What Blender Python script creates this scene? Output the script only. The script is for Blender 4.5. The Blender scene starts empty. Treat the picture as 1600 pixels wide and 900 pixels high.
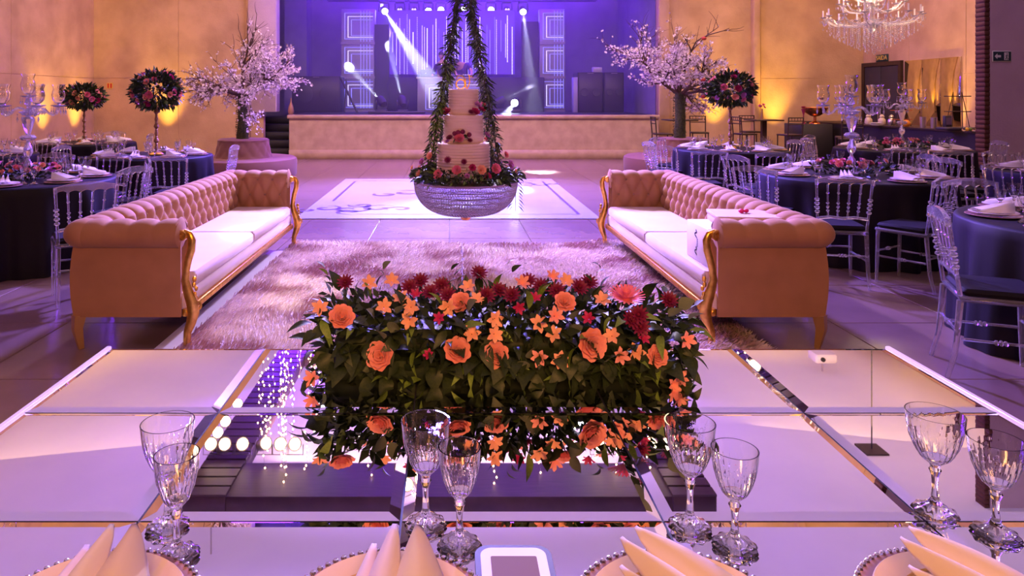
import bpy, math, random
from mathutils import Vector, Matrix, Euler
from math import sin, cos, pi, radians as R, sqrt, atan2
random.seed(7)
S = bpy.context.scene
C = S.collection
# ------------------------------------------------------------------ camera, world, exposure, lights
CAM_Z, F = 1.53, 1100.0
cam = bpy.data.objects.new('camera', bpy.data.cameras.new('camera'))
C.objects.link(cam); S.camera = cam
cam.location = (0, 0, CAM_Z); cam.rotation_euler = (R(90), 0, 0)
cam.data.sensor_width = 36; cam.data.lens = F*36/1600
cam.data.shift_x = 98/1600; cam.data.shift_y = -298/1600
cam.data.clip_end = 100; cam.data.clip_start = .02
S.view_settings.view_transform = 'Standard'; S.view_settings.look = 'None'
S.view_settings.gamma = 1; S.view_settings.exposure = 0.0
w = bpy.data.worlds.new('world'); S.world = w; w.use_nodes = True
w.node_tree.nodes['Background'].inputs[0].default_value = (.60, .26, .26, 1)
w.node_tree.nodes['Background'].inputs[1].default_value = .10

def light(name, kind, loc, target, energy, color, size=1.0, size_y=None, angle=40, blend=.5, radius=.05):
    l = bpy.data.lights.new(name, kind); o = bpy.data.objects.new(name, l); C.objects.link(o)
    o.location = loc
    d = Vector(target)-Vector(loc); o.rotation_euler = d.to_track_quat('-Z', 'Y').to_euler()
    l.energy = energy; l.color = color
    if kind == 'AREA':
        l.shape = 'RECTANGLE'; l.size = size; l.size_y = size_y or size
    if kind == 'SPOT':
        l.spot_size = R(angle); l.spot_blend = blend; l.shadow_soft_size = radius
    return o
light('ceiling_fill', 'AREA', (.8, 8.5, 5.85), (.8, 8.5, 7), 430, (.82, .60, .95), 19, 19)  # added upward fill with no fixture behind it, brightens the ceiling evenly
light('lounge_wash', 'SPOT', (-2.0, 11.4, 5.2), (.6, 5.0, .3), 3200, (.86, .72, 1.0), angle=50, blend=.8, radius=.12)
light('lounge_wash', 'SPOT', (2.1, 11.4, 5.2), (-.6, 5.0, .3), 3200, (.80, .68, 1.0), angle=50, blend=.8, radius=.12)
light('front_wash', 'AREA', (0.3, -2.2, 3.2), (0.2, 4, .6), 165, (1.0, .45, .15), 2.2, .8)
light('hall_fill', 'AREA', (-6.5, 12.5, 6.2), (-7.5, 17, 1), 300, (1.0, .62, .32), 4, 4)  # pair of added area lights under the ceiling, warming the hall walls
light('hall_fill', 'AREA', (7.8, 13.0, 6.2), (8.8, 17, 1), 340, (1.0, .60, .27), 4, 4)
light('stage_wash', 'AREA', (.5, 20.6, 6.2), (.5, 22.9, 2), 780, (.13, .0, 1.0), 7, 1)
light('dance_wash', 'SPOT', (0, 13.4, 6.2), (0, 9.3, 0), 17000, (.22, .15, 1.0), angle=84, blend=.7, radius=.3)
light('stage_apron_wash', 'AREA', (0, 12, 6.2), (0.2, 17.2, .2), 520, (1.0, .62, .58), 6, .6)
light('violet_fill', 'AREA', (-2.2, 17.3, 4.9), (3.4, 6.0, .5), 800, (.20, .02, 1.0), 5, .9)  # added unseen area lights, give the acrylic chairs violet reflections
light('violet_fill', 'AREA', (2.8, 17.3, 4.9), (-3.2, 6.5, .5), 550, (.24, .04, 1.0), 4, .9)

# ------------------------------------------------------------------ helpers
def at(px, py, z=0.0):
    Y = F*(CAM_Z-z)/(py-152); return Vector(((px-702)*Y/F, Y, z))
def px_at(px, py, Y):
    return Vector(((px-702)*Y/F, Y, CAM_Z-(py-152)*Y/F))

class MB:
    def __init__(s): s.v = []; s.f = []
    def add(s, vs, fs, M=None):
        n = len(s.v)
        s.v += [tuple(M @ Vector(v)) for v in vs] if M is not None else [tuple(v) for v in vs]
        s.f += [tuple(i+n for i in f) for f in fs]; return s
    def box(s, x0, x1, y0, y1, z0, z1, M=None, c=0.0):
        if c <= 0:
            vs = [(x, y, z) for z in (z0, z1) for y in (y0, y1) for x in (x0, x1)]
            return s.add(vs, [(0,2,3,1), (4,5,7,6), (0,1,5,4), (2,6,7,3), (0,4,6,2), (1,3,7,5)], M)
        vs = []; c = min(c, (x1-x0)/2.01, (y1-y0)/2.01, (z1-z0)/2.01)
        def ring(z, i):
            xa, xb, ya, yb = x0+i, x1-i, y0+i, y1-i
            return [(xa+c, ya, z), (xb-c, ya, z), (xb, ya+c, z), (xb, yb-c, z), (xb-c, yb, z), (xa+c, yb, z), (xa, yb-c, z), (xa, ya+c, z)]
        for z, i in ((z0, c*.7), (z0+c, 0), (z1-c, 0), (z1, c*.7)): vs += ring(z, i)
        fs = [tuple(range(7, -1, -1)), tuple(range(24, 32))]
        for k in range(3):
            for j in range(8):
                a, b = k*8+j, k*8+(j+1) % 8; fs.append((a, b, b+8, a+8))
        return s.add(vs, fs, M)
    def tube(s, pts, r, n=8, caps=True, M=None, flat=1.0):
        pts = [Vector(p) for p in pts]; m = len(pts)
        rs = r if isinstance(r, (list, tuple)) else [r]*m
        vs = []; t0 = (pts[1]-pts[0]).normalized()
        up = Vector((0, 0, 1)) if abs(t0.z) < .9 else Vector((0, 1, 0))
        a = t0.cross(up).normalized()
        for i, p in enumerate(pts):
            t = (pts[min(i+1, m-1)]-pts[max(i-1, 0)])
            t = t.normalized() if t.length > 1e-9 else t0
            a = (a-t*a.dot(t))
            a = a.normalized() if a.length > 1e-6 else t.orthogonal().normalized()
            b = t.cross(a)
            for j in range(n):
                q = 2*pi*j/n; vs.append(p+(a*cos(q)+b*sin(q)*flat)*rs[i])
        fs = []
        for i in range(m-1):
            for j in range(n):
                k = (j+1) % n; fs.append((i*n+j, i*n+k, (i+1)*n+k, (i+1)*n+j))
        if caps: fs += [tuple(range(n-1, -1, -1)), tuple(range((m-1)*n, m*n))]
        return s.add(vs, fs, M)
    def lathe(s, prof, n=16, M=None, closed=False, rad=None):
        vs = []; fs = []; m = len(prof)
        for i, (r, z) in enumerate(prof):
            for j in range(n):
                q = 2*pi*j/n; k = rad(q, r, z) if rad else 1.0
                vs.append((r*cos(q)*k, r*sin(q)*k, z))
        for i in range(m if closed else m-1):
            i2 = (i+1) % m
            for j in range(n):
                k = (j+1) % n; fs.append((i*n+j, i*n+k, i2*n+k, i2*n+j))
        if not closed:
            if prof[0][0] > 1e-4: fs.append(tuple(range(n-1, -1, -1)))
            if prof[-1][0] > 1e-4: fs.append(tuple(range((m-1)*n, m*n)))
        return s.add(vs, fs, M)
    def ball(s, c, r, n=8, m=5, sz=1.0):
        pr = [(max(1e-5, r*sin(pi*i/m)), -r*sz*cos(pi*i/m)) for i in range(m+1)]
        return s.lathe(pr, n, Matrix.Translation(c))
    def octa(s, c, r, h):
        x, y, z = c
        return s.add([(x+r,y,z),(x,y+r,z),(x-r,y,z),(x,y-r,z),(x,y,z+h),(x,y,z-h)], [(0,1,4),(1,2,4),(2,3,4),(3,0,4),(1,0,5),(2,1,5),(3,2,5),(0,3,5)])
    def grid(s, fn, nu, nv, M=None, wrap=False):
        vs = [fn(i/nu, j/nv) for i in range(nu+1) for j in range(nv+1)]
        fs = [(i*(nv+1)+j, (i+1)*(nv+1)+j, (i+1)*(nv+1)+j+1, i*(nv+1)+j+1) for i in range(nu) for j in range(nv)]
        return s.add(vs, fs, M)
    def ribbon(s, pts, wd, z, M=None):
        vs = []; m = len(pts)
        for i, p in enumerate(pts):
            a = Vector(pts[max(0, i-1)]); b = Vector(pts[min(m-1, i+1)]); t = (b-a)
            t = t.normalized() if t.length > 1e-9 else Vector((1, 0)); nrm = Vector((-t.y, t.x))
            ww = wd(i/(m-1)) if callable(wd) else wd
            vs += [(p[0]+nrm.x*ww, p[1]+nrm.y*ww, z), (p[0]-nrm.x*ww, p[1]-nrm.y*ww, z)]
        return s.add(vs, [(2*i, 2*i+1, 2*i+3, 2*i+2) for i in range(m-1)], M)

def obj(name, mb, m, parent=None, loc=None, smooth=True, ang=38, kind=None, rot=None):
    me = bpy.data.meshes.new(name); me.from_pydata(mb.v, [], mb.f); me.validate()
    me.materials.append(m)
    if smooth and len(me.polygons):
        me.polygons.foreach_set('use_smooth', [True]*len(me.polygons)); me.set_sharp_from_angle(angle=R(ang))
    o = bpy.data.objects.new(name, me); C.objects.link(o)
    if parent: o.parent = parent
    if loc is not None: o.location = loc
    if rot is not None: o.rotation_euler = rot
    if kind: o['kind'] = kind
    return o
def inst(name, me, parent=None, loc=(0,0,0), rot=(0,0,0), sc=1.0):
    o = bpy.data.objects.new(name, me); C.objects.link(o); o.parent = parent
    o.location = loc; o.rotation_euler = rot; o.scale = (sc,)*3 if not isinstance(sc, tuple) else sc
    return o
def tag(o, label, cat, group=None):
    o['label'] = label; o['category'] = cat
    if group: o['group'] = group
    return o
def thing(name, label, cat, loc=(0,0,0), rz=0, group=None):
    o = bpy.data.objects.new(name, None); C.objects.link(o); o.empty_display_size = .1
    o.location = loc; o.rotation_euler = (0, 0, rz); return tag(o, label, cat, group)
def struct(name, mb, m, parent=None, **k):
    o = obj(name, mb, m, parent, **k)
    if not parent: o['kind'] = 'structure'
    return o
KIDS = {}
def dup(root, loc, rz=None, label=None, group=None, cat=None, sc=None):
    def cp(o, par):
        c = o.copy(); C.objects.link(c)
        if par: c.parent = par
        for ch in KIDS.setdefault(o.name, [q for q in bpy.data.objects if q.parent == o]): cp(ch, c)
        return c
    r = cp(root, None); r.location = loc
    if rz is not None: r.rotation_euler = (0, 0, rz)
    if sc: r.scale = (sc,)*3
    if label: r['label'] = label
    if group: r['group'] = group
    elif 'group' in r.keys(): del r['group']
    return r

# ------------------------------------------------------------------ materials
MATS = {}
def mat(name, col, rough=.5, metal=0.0, noise=None, bump=None, emit=None, trans=0, ior=1.45, sheen=0, coat=0, spec=None, sub=0, alpha=None):
    if name in MATS: return MATS[name]
    m = bpy.data.materials.new(name); m.use_nodes = True; nt = m.node_tree; N = nt.nodes; L = nt.links
    b = N['Principled BSDF']; I = b.inputs
    c4 = lambda c: (c[0], c[1], c[2], 1)
    I['Base Color'].default_value = c4(col); I['Roughness'].default_value = rough; I['Metallic'].default_value = metal
    I['IOR'].default_value = ior
    if trans: I['Transmission Weight'].default_value = trans
    if sheen: I['Sheen Weight'].default_value = sheen; I['Sheen Roughness'].default_value = .4
    if coat: I['Coat Weight'].default_value = coat
    if spec is not None: I['Specular IOR Level'].default_value = spec
    if emit: I['Emission Color'].default_value = c4(emit[0]); I['Emission Strength'].default_value = emit[1]
    tc = N.new('ShaderNodeTexCoord')
    if noise:     # (scale, second colour, contrast low, contrast high[, stretch])
        mp = N.new('ShaderNodeMapping'); L.new(tc.outputs['Object'], mp.inputs[0])
        if len(noise) > 4: mp.inputs['Scale'].default_value = noise[4]
        t = N.new('ShaderNodeTexNoise'); t.inputs['Scale'].default_value = noise[0]; t.inputs['Detail'].default_value = 6
        L.new(mp.outputs[0], t.inputs[0])
        r = N.new('ShaderNodeValToRGB'); r.color_ramp.elements[0].position = noise[2]; r.color_ramp.elements[1].position = noise[3]
        r.color_ramp.elements[0].color = c4(col); r.color_ramp.elements[1].color = c4(noise[1])
        L.new(t.outputs['Fac'], r.inputs[0]); L.new(r.outputs[0], I['Base Color'])
    if bump:      # (scale, strength, distance)
        t2 = N.new('ShaderNodeTexNoise'); t2.inputs['Scale'].default_value = bump[0]; t2.inputs['Detail'].default_value = 4
        L.new(tc.outputs['Object'], t2.inputs[0])
        bp = N.new('ShaderNodeBump'); bp.inputs['Strength'].default_value = bump[1]; bp.inputs['Distance'].default_value = bump[2]
        L.new(t2.outputs['Fac'], bp.inputs['Height']); L.new(bp.outputs[0], I['Normal'])
    MATS[name] = m; return m
M_wall = mat('plaster_concrete', (.62, .40, .23), .85, noise=(1.6, (.46, .29, .16), .35, .7), bump=(30, .25, .02))
M_wall_lit = mat('plaster_mauve_lit', (.62, .47, .54), .85, noise=(2.0, (.54, .40, .46), .35, .7), bump=(30, .25, .02))  # mauve light on the pier and near right wall put into the plaster colour
M_ceil = mat('ceiling_white', (.80, .76, .80), .9, noise=(.7, (.74, .70, .75), .3, .7))
M_floor = mat('porcelain_tile', (.25, .155, .125), .20, noise=(3, (.20, .125, .10), .3, .7), spec=.5)
M_grout = mat('grout', (.16, .12, .11), .9)
M_stage = mat('stage_stone', (.52, .36, .28), .8, noise=(4, (.42, .28, .22), .35, .65), bump=(40, .2, .01))
M_black = mat('matte_black', (.018, .014, .022), .6)
M_dark = mat('dark_panel', (.03, .025, .04), .5)
M_stagewall = mat('stage_wall_grey', (.22, .20, .27), .8, noise=(2, (.16, .14, .20), .3, .7))
M_wood = mat('dark_wood', (.05, .025, .015), .45, noise=(8, (.03, .014, .01), .3, .7, (1, 1, .2)))
M_turn = mat('turned_wood', (.34, .17, .08), .4, metal=.3)
M_gold = mat('gold_leaf', (.85, .50, .09), .28, metal=.95, noise=(30, (.60, .30, .05), .4, .7), bump=(60, .15, .004))
M_silver = mat('polished_metal', (.8, .78, .8), .15, metal=1)
M_velvet = mat('beige_velvet', (.42, .195, .080), .8, sheen=.10, noise=(6, (.35, .16, .065), .3, .7), bump=(500, .08, .002))
M_velvet_seat = mat('pale_velvet', (.60, .49, .43), .75, sheen=.4, noise=(3, (.54, .43, .38), .3, .7), bump=(300, .08, .002))
M_velvet_bk = mat('mauve_velvet', (.26, .12, .10), .8, sheen=.25)
M_glass = mat('crystal_glass', (1, 1, 1), .012, trans=1, ior=1.52)
M_prism = mat('cut_crystal', (.97, .95, 1), .02, trans=.78, ior=1.6, spec=1.0)
M_acry = mat('clear_acrylic', (.94, .92, 1), .035, trans=.90, ior=1.45, spec=.9)
M_cloth = mat('dark_tablecloth', (.007, .004, .010), .6, spec=.25, bump=(200, .05, .002))
M_cush = mat('black_cushion', (.007, .005, .008), .75, spec=.25)
M_plate = mat('ivory_porcelain', (.80, .74, .68), .18)
M_plate_gold = mat('cream_plate', (.78, .56, .30), .25, coat=.4)
M_napkin = mat('cream_napkin', (.78, .64, .52), .9, bump=(350, .15, .001))
M_mirror = mat('mirror', (.93, .91, .94), .012, metal=1, noise=(2, (.91, .89, .92), .3, .7))
M_whitelac = mat('white_lacquer', (.80, .76, .76), .25)
M_leaf = mat('leaf_green', (.018, .034, .013), .5, noise=(12, (.042, .060, .020), .35, .7))
M_leaf2 = mat('leaf_light', (.13, .22, .035), .5, noise=(12, (.20, .30, .05), .35, .7))
M_euca = mat('eucalyptus', (.17, .18, .11), .6, noise=(60, (.10, .13, .06), .4, .6))
M_salmon = mat('salmon_petal', (.92, .31, .29), .55, noise=(25, (.94, .44, .38), .35, .7), sheen=.2)
M_pink = mat('pink_petal', (.82, .13, .25), .55, noise=(25, (.88, .28, .36), .35, .7), sheen=.2)
M_lilac = mat('lilac_petal', (.62, .22, .55), .55)
M_burg = mat('burgundy_petal', (.16, .006, .045), .55, noise=(25, (.26, .01, .08), .35, .7))
M_mag = mat('magenta_petal', (.50, .02, .14), .55)
M_peach = mat('peach_petal', (.92, .36, .27), .55, noise=(40, (.94, .52, .30), .35, .7))
M_yel = mat('flower_yellow', (.80, .50, .05), .6)
M_bark = mat('bark', (.09, .045, .035), .85, bump=(60, .5, .01))
M_moss = mat('moss', (.05, .055, .03), .95, noise=(30, (.09, .09, .04), .4, .6), bump=(60, .8, .02))
M_bloss = mat('white_blossom', (.80, .68, .72), .7)
M_cake = mat('buttercream', (.80, .58, .44), .55, bump=(80, .1, .003))
M_dance = mat('white_vinyl', (.47, .47, .56), .16, noise=(2, (.44, .44, .53), .3, .7))
M_print = mat('violet_print', (.13, .08, .22), .3)
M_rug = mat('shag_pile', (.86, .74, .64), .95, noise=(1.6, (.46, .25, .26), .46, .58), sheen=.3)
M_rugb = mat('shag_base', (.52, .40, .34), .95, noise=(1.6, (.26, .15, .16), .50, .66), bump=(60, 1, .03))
M_runner = mat('white_runner', (.78, .74, .76), .4)
M_brick = mat('brick', (.09, .03, .02), .85, noise=(10, (.13, .045, .03), .35, .7), bump=(40, .4, .01))
M_mortar = mat('mortar', (.10, .06, .05), .9)
M_led = mat('led_blue', (.1, .1, .2), .4, emit=((.22, .20, 1.0), 1.6))
M_ledw = mat('led_white', (.5, .5, .6), .4, emit=((.50, .48, 1.0), 2.0))
M_screen = mat('led_screen', (.02, .01, .05), .4, emit=((.13, .03, .80), .75))
M_lens = mat('beam_lens', (.8, .8, 1), .2, emit=((.85, .88, 1.0), 30))
M_warm = mat('warm_lens', (1, .8, .5), .2, emit=((1.0, .72, .38), 14))
M_fairy = mat('fairy_bulb', (1, .8, .5), .3, emit=((1.0, .68, .36), 16))
M_cry = mat('crystal_facets', (.95, .88, 1), .02, trans=.75, ior=1.5, spec=1.0)
M_bead = mat('crystal_bead', (.75, .66, .85), .12, metal=.85)
M_gpanel = mat('tower_panel', (.20, .17, .26), .5)
M_skin = mat('skin', (.55, .30, .20), .6)
M_hair = mat('dark_hair', (.02, .012, .01), .7)
M_shirt = mat('navy_shirt', (.07, .03, .20), .8)
M_shirt2 = mat('black_shirt', (.025, .02, .05), .8)
M_copper = mat('copper', (.75, .30, .10), .25, metal=1)
M_cerami = mat('ceramic_cream', (.62, .50, .36), .35)
M_orange = mat('orange_skin', (.80, .30, .03), .5)
M_kraft = mat('gift_box_paper', (.62, .48, .44), .6)
M_giftw = mat('gift_box_white', (.80, .72, .70), .5)
M_ink = mat('black_ink', (.03, .02, .03), .5)
M_bow = mat('magenta_bow', (.75, .01, .12), .5)
M_signg = mat('sign_dark_green', (.02, .05, .06), .5)
M_signw = mat('sign_white', (.75, .75, .70), .5)
M_signr = mat('sign_red', (.55, .03, .02), .5)
M_signy = mat('sign_yellow', (.75, .55, .08), .5)
M_bowl = mat('bowl_wire', (.30, .20, .22), .35, metal=.9)
M_burl = mat('wall_mirror_glass', (.85, .75, .55), .06, metal=1)
M_steel = mat('brushed_steel', (.6, .55, .5), .3, metal=1)

# ------------------------------------------------------------------ the room
XL, XR, YB, ZC = -9.4, 10.95, 18.6, 6.45
TX, TY, T0X, T0Y = .865, .955, 0.004, .96
fl = struct('floor', MB().box(XL-.3, 14, -2.5, YB+.3, -.08, -.012), M_grout)
tm = MB().box(.003, TX-.003, .003, TY-.003, -.012, 0, c=.003)
tile_me = None; far = MB(); tiles = []
for i in range(-11, 17):
    for j in range(-4, 19):
        x, y = T0X+i*TX, T0Y-.005+j*TY
        if x+TX > 14: continue
        vis = y > .9 and abs((x+TX/2)/max(y, .5)) < .95
        tiles.append((0 if vis else 1, (x*x+y*y), x, y))
tiles.sort()
for k, (a, d, x, y) in enumerate(tiles):
    if k < 280:
        if tile_me is None: o = obj('floor_tile', tm, M_floor, fl, (x, y, 0), ang=20); tile_me = o.data
        else: inst('floor_tile', tile_me, fl, (x, y, 0))
    else: far.box(x+.003, x+TX-.003, y+.003, y+TY-.003, -.012, 0)
obj('floor_tile', far, M_floor, fl, kind='stuff')
struct('ceiling', MB().box(XL-.3, 14, -2.5, 23.4, ZC, ZC+.15), M_ceil)

def panel_wall(name, origin, ux, length, z0, z1, mat_, cols, thick=.15, zs=(2.03, 4.1)):
    """wall slab along direction ux (unit, horizontal) whose face panels stand just proud of recessed joints"""
    ux = Vector(ux); n = Vector((ux.y, -ux.x, 0))    # room side normal
    M = Matrix(((ux.x, -n.x, 0, origin[0]), (ux.y, -n.y, 0, origin[1]), (0, 0, 1, 0), (0, 0, 0, 1)))
    wl = struct(name, MB().box(0, length, 0, thick, z0, z1, M), mat_)
    zz = [z0]+[z for z in zs if z0 < z < z1]+[z1]
    cw = length/cols
    for c in range(cols):
        for a, b in zip(zz, zz[1:]):
            obj('panel', MB().box(c*cw+.006, (c+1)*cw-.006, -.014, 0, a+.006, b-.006, M, c=.004), mat_, wl, ang=20)
    return wl
panel_wall('wall_left', (XL, -2.5, 0), (0, 1, 0), YB+2.5, 0, ZC, M_wall, 6)
panel_wall('wall_back_left', (XL, YB, 0), (1, 0, 0), -4.9-XL, 0, ZC, M_wall, 2)
panel_wall('wall_back_right', (5.49, YB, 0), (1, 0, 0), XR-5.49, 0, ZC, M_wall, 2)
wr = panel_wall('wall_right', (XR, YB, 0), (0, -1, 0), YB-11.2, 0, ZC, M_wall, 4)
struct('trim_1', MB().box(-5.25, -4.5, YB-.28, YB+.1, 1.15, ZC, c=.02), M_wall_lit)   # pier beside the stage mouth
struct('trim_2', MB().box(-5.33, -5.24, YB-.16, YB+.1, 0, ZC, c=.01), M_wall)
struct('trim_3', MB().box(5.48, 5.76, YB-.2, YB+.1, 0, ZC, c=.02), M_wall)
struct('trim_4', MB().box(7.96, 8.14, YB-.2, YB+.1, 0, ZC, c=.02), M_wall)
# near right wall, closed on its left end by a brick pilaster
wn = struct('wall_right_front', MB().box(8.45, 14.2, 11.0, 11.2, 0, ZC), M_wall_lit)
bk = struct('trim_5', MB().box(8.375, 8.45, 11.02, 11.20, 0, ZC), M_mortar)
bm = MB().box(0, .083, 0, .205, 0, .062, c=.006); bme = None
for k in range(95):
    lo = (8.364+(.004 if k % 2 else 0), 10.998, .004+k*.0735)
    if bme is None: bo = obj('brick', bm, M_brick, bk, lo); bme = bo.data
    else: inst('brick', bme, bk, lo)
# door in right wall
yd0, yd1, zd = 16.95, 18.55, 2.42
dr = struct('door_1', MB().box(XR-.05, XR-.02, yd0+.08, yd1-.08, 0, zd-.08), M_black)
obj('door_frame', MB().box(XR-.09, XR-.01, yd0, yd0+.1, 0, zd).box(XR-.09, XR-.01, yd1-.1, yd1, 0, zd).box(XR-.09, XR-.01, yd0+.1, yd1-.1, zd-.1, zd), M_wood, dr)
for a, b in ((yd0+.12, (yd0+yd1)/2-.01), ((yd0+yd1)/2+.01, yd1-.12)):
    lf = obj('door_leaf', MB().box(XR-.075, XR-.05, a, b, .01, zd-.12, c=.005), M_dark, dr)
    obj('door_handle', MB().tube([(XR-.11, (a+b)/2+.3*(1 if a < 17.5 else -1), .95), (XR-.11, (a+b)/2+.3*(1 if a < 17.5 else -1), 1.25)], .012), M_steel, dr)
wm = thing('wall_mirror', 'large frameless golden-lit wall mirror behind the buffet, right of the dark door', 'mirror', (XR-.04, 15.0, 0))
for k in range(3):
    obj('mirror_pane', MB().box(-.01, .02, k*.62+.004, (k+1)*.62-.004, .75, 2.4, c=.004), M_burl, wm)

# stage
st = struct('stage', MB().box(-3.98, 5.20, 17.5, 23.2, 0, 1.0), M_stage)
obj('stage_ledge', MB().box(-4.02, 5.22, 17.44, 23.1, 1.0, 1.09, c=.012), M_stage, st)
obj('stage_plinth', MB().box(-3.98, 5.21, 17.44, 17.5, 0, .22, c=.01), M_stage, st)
obj('stage_deck', MB().box(-3.9, 5.1, 17.7, 23.1, 1.09, 1.1), M_black, st)
struct('wall_stage_back', MB().box(-6.2, 5.7, 23.0, 23.2, 0, ZC), M_stagewall)
struct('wall_stage_right', MB().box(5.49, 5.7, YB, 23.0, 0, ZC), M_stagewall)
struct('wall_stage_left', MB().box(-6.2, -6.0, YB, 23.0, 0, ZC), M_stagewall)
for k in range(5):     # dark steps beside the stage, seen through the gap
    obj('step', MB().box(-5.2, -4.02, 18.2+k*.3, 20.2, k*.2, (k+1)*.2, c=.01), M_black, st)
struct('trim_6', MB().box(-5.2, -4.5, 22.2, 23, 1.1, ZC), M_stagewall)

# ------------------------------------------------------------------ dance floor and rugs
df = thing('dance_floor', 'glossy white dance floor sheet with violet scroll print and border lines', 'dance floor', (0, 0, 0))
obj('vinyl_sheet', MB().box(-1.93, 1.90, 8.82, 13.1, 0.001, .012, c=.003), M_dance, df)
def spiral(cx, cy, r0, r1, a0, turns, n=26, sx=1):
    return [(cx+sx*cos(a0+turns*2*pi*t/n)*(r0+(r1-r0)*t/n), cy+sin(a0+turns*2*pi*t/n)*(r0+(r1-r0)*t/n)) for t in range(n+1)]
pr = MB(); zt = .0135
for x0, x1, y0, y1, wd in ((-1.72, -1.68, 10.3, 12.7, 0), (1.66, 1.70, 9.15, 12.7, 0), (-1.2, 1.70, 9.12, 9.14, 0), (-1.55, 1.55, 12.78, 12.8, 0)):
    pr.add([(x0, y0, zt), (x1, y0, zt), (x1, y1, zt), (x0, y1, zt)], [(0, 1, 2, 3)])
obj('border_print', pr, M_print, df, smooth=False)
def flourish(cx, cy, s, mx=1, my=1, ph=0):
    m = MB()
    for q, (dx, dy, r, a, t) in enumerate(((0, 0, .45, 0, 1.3), (.5, .15, .34, 2, -1.2), (-.45, .12, .3, 1, 1.1), (.15, .45, .25, 4, -1.2), (.9, .05, .25, 3, 1.1), (.05, -.3, .28, 5, 1), (-.75, -.1, .2, 2, -1))):
        m.ribbon(spiral(cx+mx*dx*s, cy+my*dy*s, .04*s, r*s, a+ph, t, sx=mx), lambda u: s*(.010+.036*sin(pi*u)), zt)
    return m
obj('corner_scroll', flourish(-1.35, 9.55, .75), M_print, df, smooth=False)
obj('corner_scroll', flourish(1.35, 12.3, .6, -1, -1), M_print, df, smooth=False)
obj('monogram_print', flourish(-.25, 11.1, 1.0, 1, 1, .5), M_print, df, smooth=False)

def inside(p, poly):
    c = False; n = len(poly)
    for i in range(n):
        a, b = poly[i], poly[i-1]
        if (a[1] > p[1]) != (b[1] > p[1]) and p[0] < (b[0]-a[0])*(p[1]-a[1])/(b[1]-a[1])+a[0]: c = not c
    return c
def rug(label, poly, z0, th, dens):
    r = thing('shag_rug', label, 'rug')
    m = MB(); n = len(poly)
    m.add([(x, y, z0) for x, y in poly]+[(x, y, z0+th) for x, y in poly], [tuple(range(n, 2*n)), tuple(range(n-1, -1, -1))]+[(i, (i+1) % n, (i+1) % n+n, i+n) for i in range(n)])
    obj('rug_backing', m, M_rugb, r, smooth=False)
    xs = [p[0] for p in poly]; ys = [p[1] for p in poly]
    f = MB(); V = f.v; Fa = f.f
    N = int((max(xs)-min(xs))*(max(ys)-min(ys))*dens)
    for k in range(N):
        x, y = random.uniform(min(xs), max(xs)), random.uniform(min(ys), max(ys))
        if not inside((x, y), poly): continue
        a = random.random()*6.283; w_ = .005; h = random.uniform(.018, .036)
        q = sin(x*3.1+sin(y*2.3)*1.5)*1.3+sin(y*4.7+x)*.7
        lx, ly = .02*cos(q)+random.uniform(-.012, .012), .02*sin(q)+random.uniform(-.012, .012)
        b = len(V); dx, dy = cos(a)*w_, sin(a)*w_
        V += [(x-dx, y-dy, z0+th-.002), (x+dx, y+dy, z0+th-.002), (x+dx*.6+lx, y+dy*.6+ly, z0+th+h*.8), (x-dx*.3+lx*1.5, y-dy*.3+ly*1.5, z0+th+h)]
        Fa.append((b, b+1, b+2, b+3))
    obj('shag_pile', f, M_rug, r, kind='stuff', smooth=False)
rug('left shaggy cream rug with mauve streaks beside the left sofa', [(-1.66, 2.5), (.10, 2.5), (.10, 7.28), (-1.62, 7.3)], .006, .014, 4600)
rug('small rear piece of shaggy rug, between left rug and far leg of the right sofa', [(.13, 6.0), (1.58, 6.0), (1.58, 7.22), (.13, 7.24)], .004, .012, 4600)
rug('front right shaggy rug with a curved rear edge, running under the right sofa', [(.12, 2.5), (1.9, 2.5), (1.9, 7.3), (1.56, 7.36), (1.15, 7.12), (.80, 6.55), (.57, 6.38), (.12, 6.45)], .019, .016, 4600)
tag(obj('floor_runner', MB().box(-1.79, -1.60, 2.5, 7.0, .0005, .005), M_runner), 'narrow white strip lying along the floor under the left sofa front', 'runner')

# ------------------------------------------------------------------ head table with mirror tiles
D = .75; TZ = CAM_Z-D
ht = thing('head_table', 'long white-framed head table with a shining mirror tile surface', 'table', (.135, 1.25, 0))
xs = [-1.018+.4664*i for i in range(6)]; ys = [.82, 1.252, 1.682, 2.112]
obj('table_frame', MB().box(xs[0]-.012-.135, xs[-1]+.012-.135, ys[0]-.012-1.25, ys[-1]+.012-1.25, TZ-.07, TZ-.0085, c=.003), M_black, ht)
obj('frame_edge', MB().box(xs[0]-.014-.135, xs[0]-.135, ys[0]-1.262, ys[-1]+.012-1.25, TZ-.07, TZ, c=.002), M_whitelac, ht)
obj('frame_edge', MB().box(xs[-1]-.135, xs[-1]+.014-.135, ys[0]-1.262, ys[-1]+.012-1.25, TZ-.07, TZ, c=.002), M_whitelac, ht)
obj('apron', MB().box(xs[0]+.05-.135, xs[-1]-.05-.135, -.35, .80, TZ-.2, TZ-.07), M_whitelac, ht)
for sx in (-1.08, 1.08):
    for sy in (-.33, .76): obj('leg', MB().box(sx-.05, sx+.05, sy-.05, sy+.05, 0, TZ-.2, c=.008), M_whitelac, ht)
def bevel_tile(a, b):
    g = .0020; e = .021; dz = .0042; m = MB(); a -= g*2; b -= g*2
    vs = [(0,0,-.008),(a,0,-.008),(a,b,-.008),(0,b,-.008),(0,0,-dz),(a,0,-dz),(a,b,-dz),(0,b,-dz),(e,e,0),(a-e,e,0),(a-e,b-e,0),(e,b-e,0)]
    return m.add(vs, [(3,2,1,0),(0,1,5,4),(1,2,6,5),(2,3,7,6),(3,0,4,7),(4,5,9,8),(5,6,10,9),(6,7,11,10),(7,4,8,11),(8,9,10,11)])
tme = None
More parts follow.
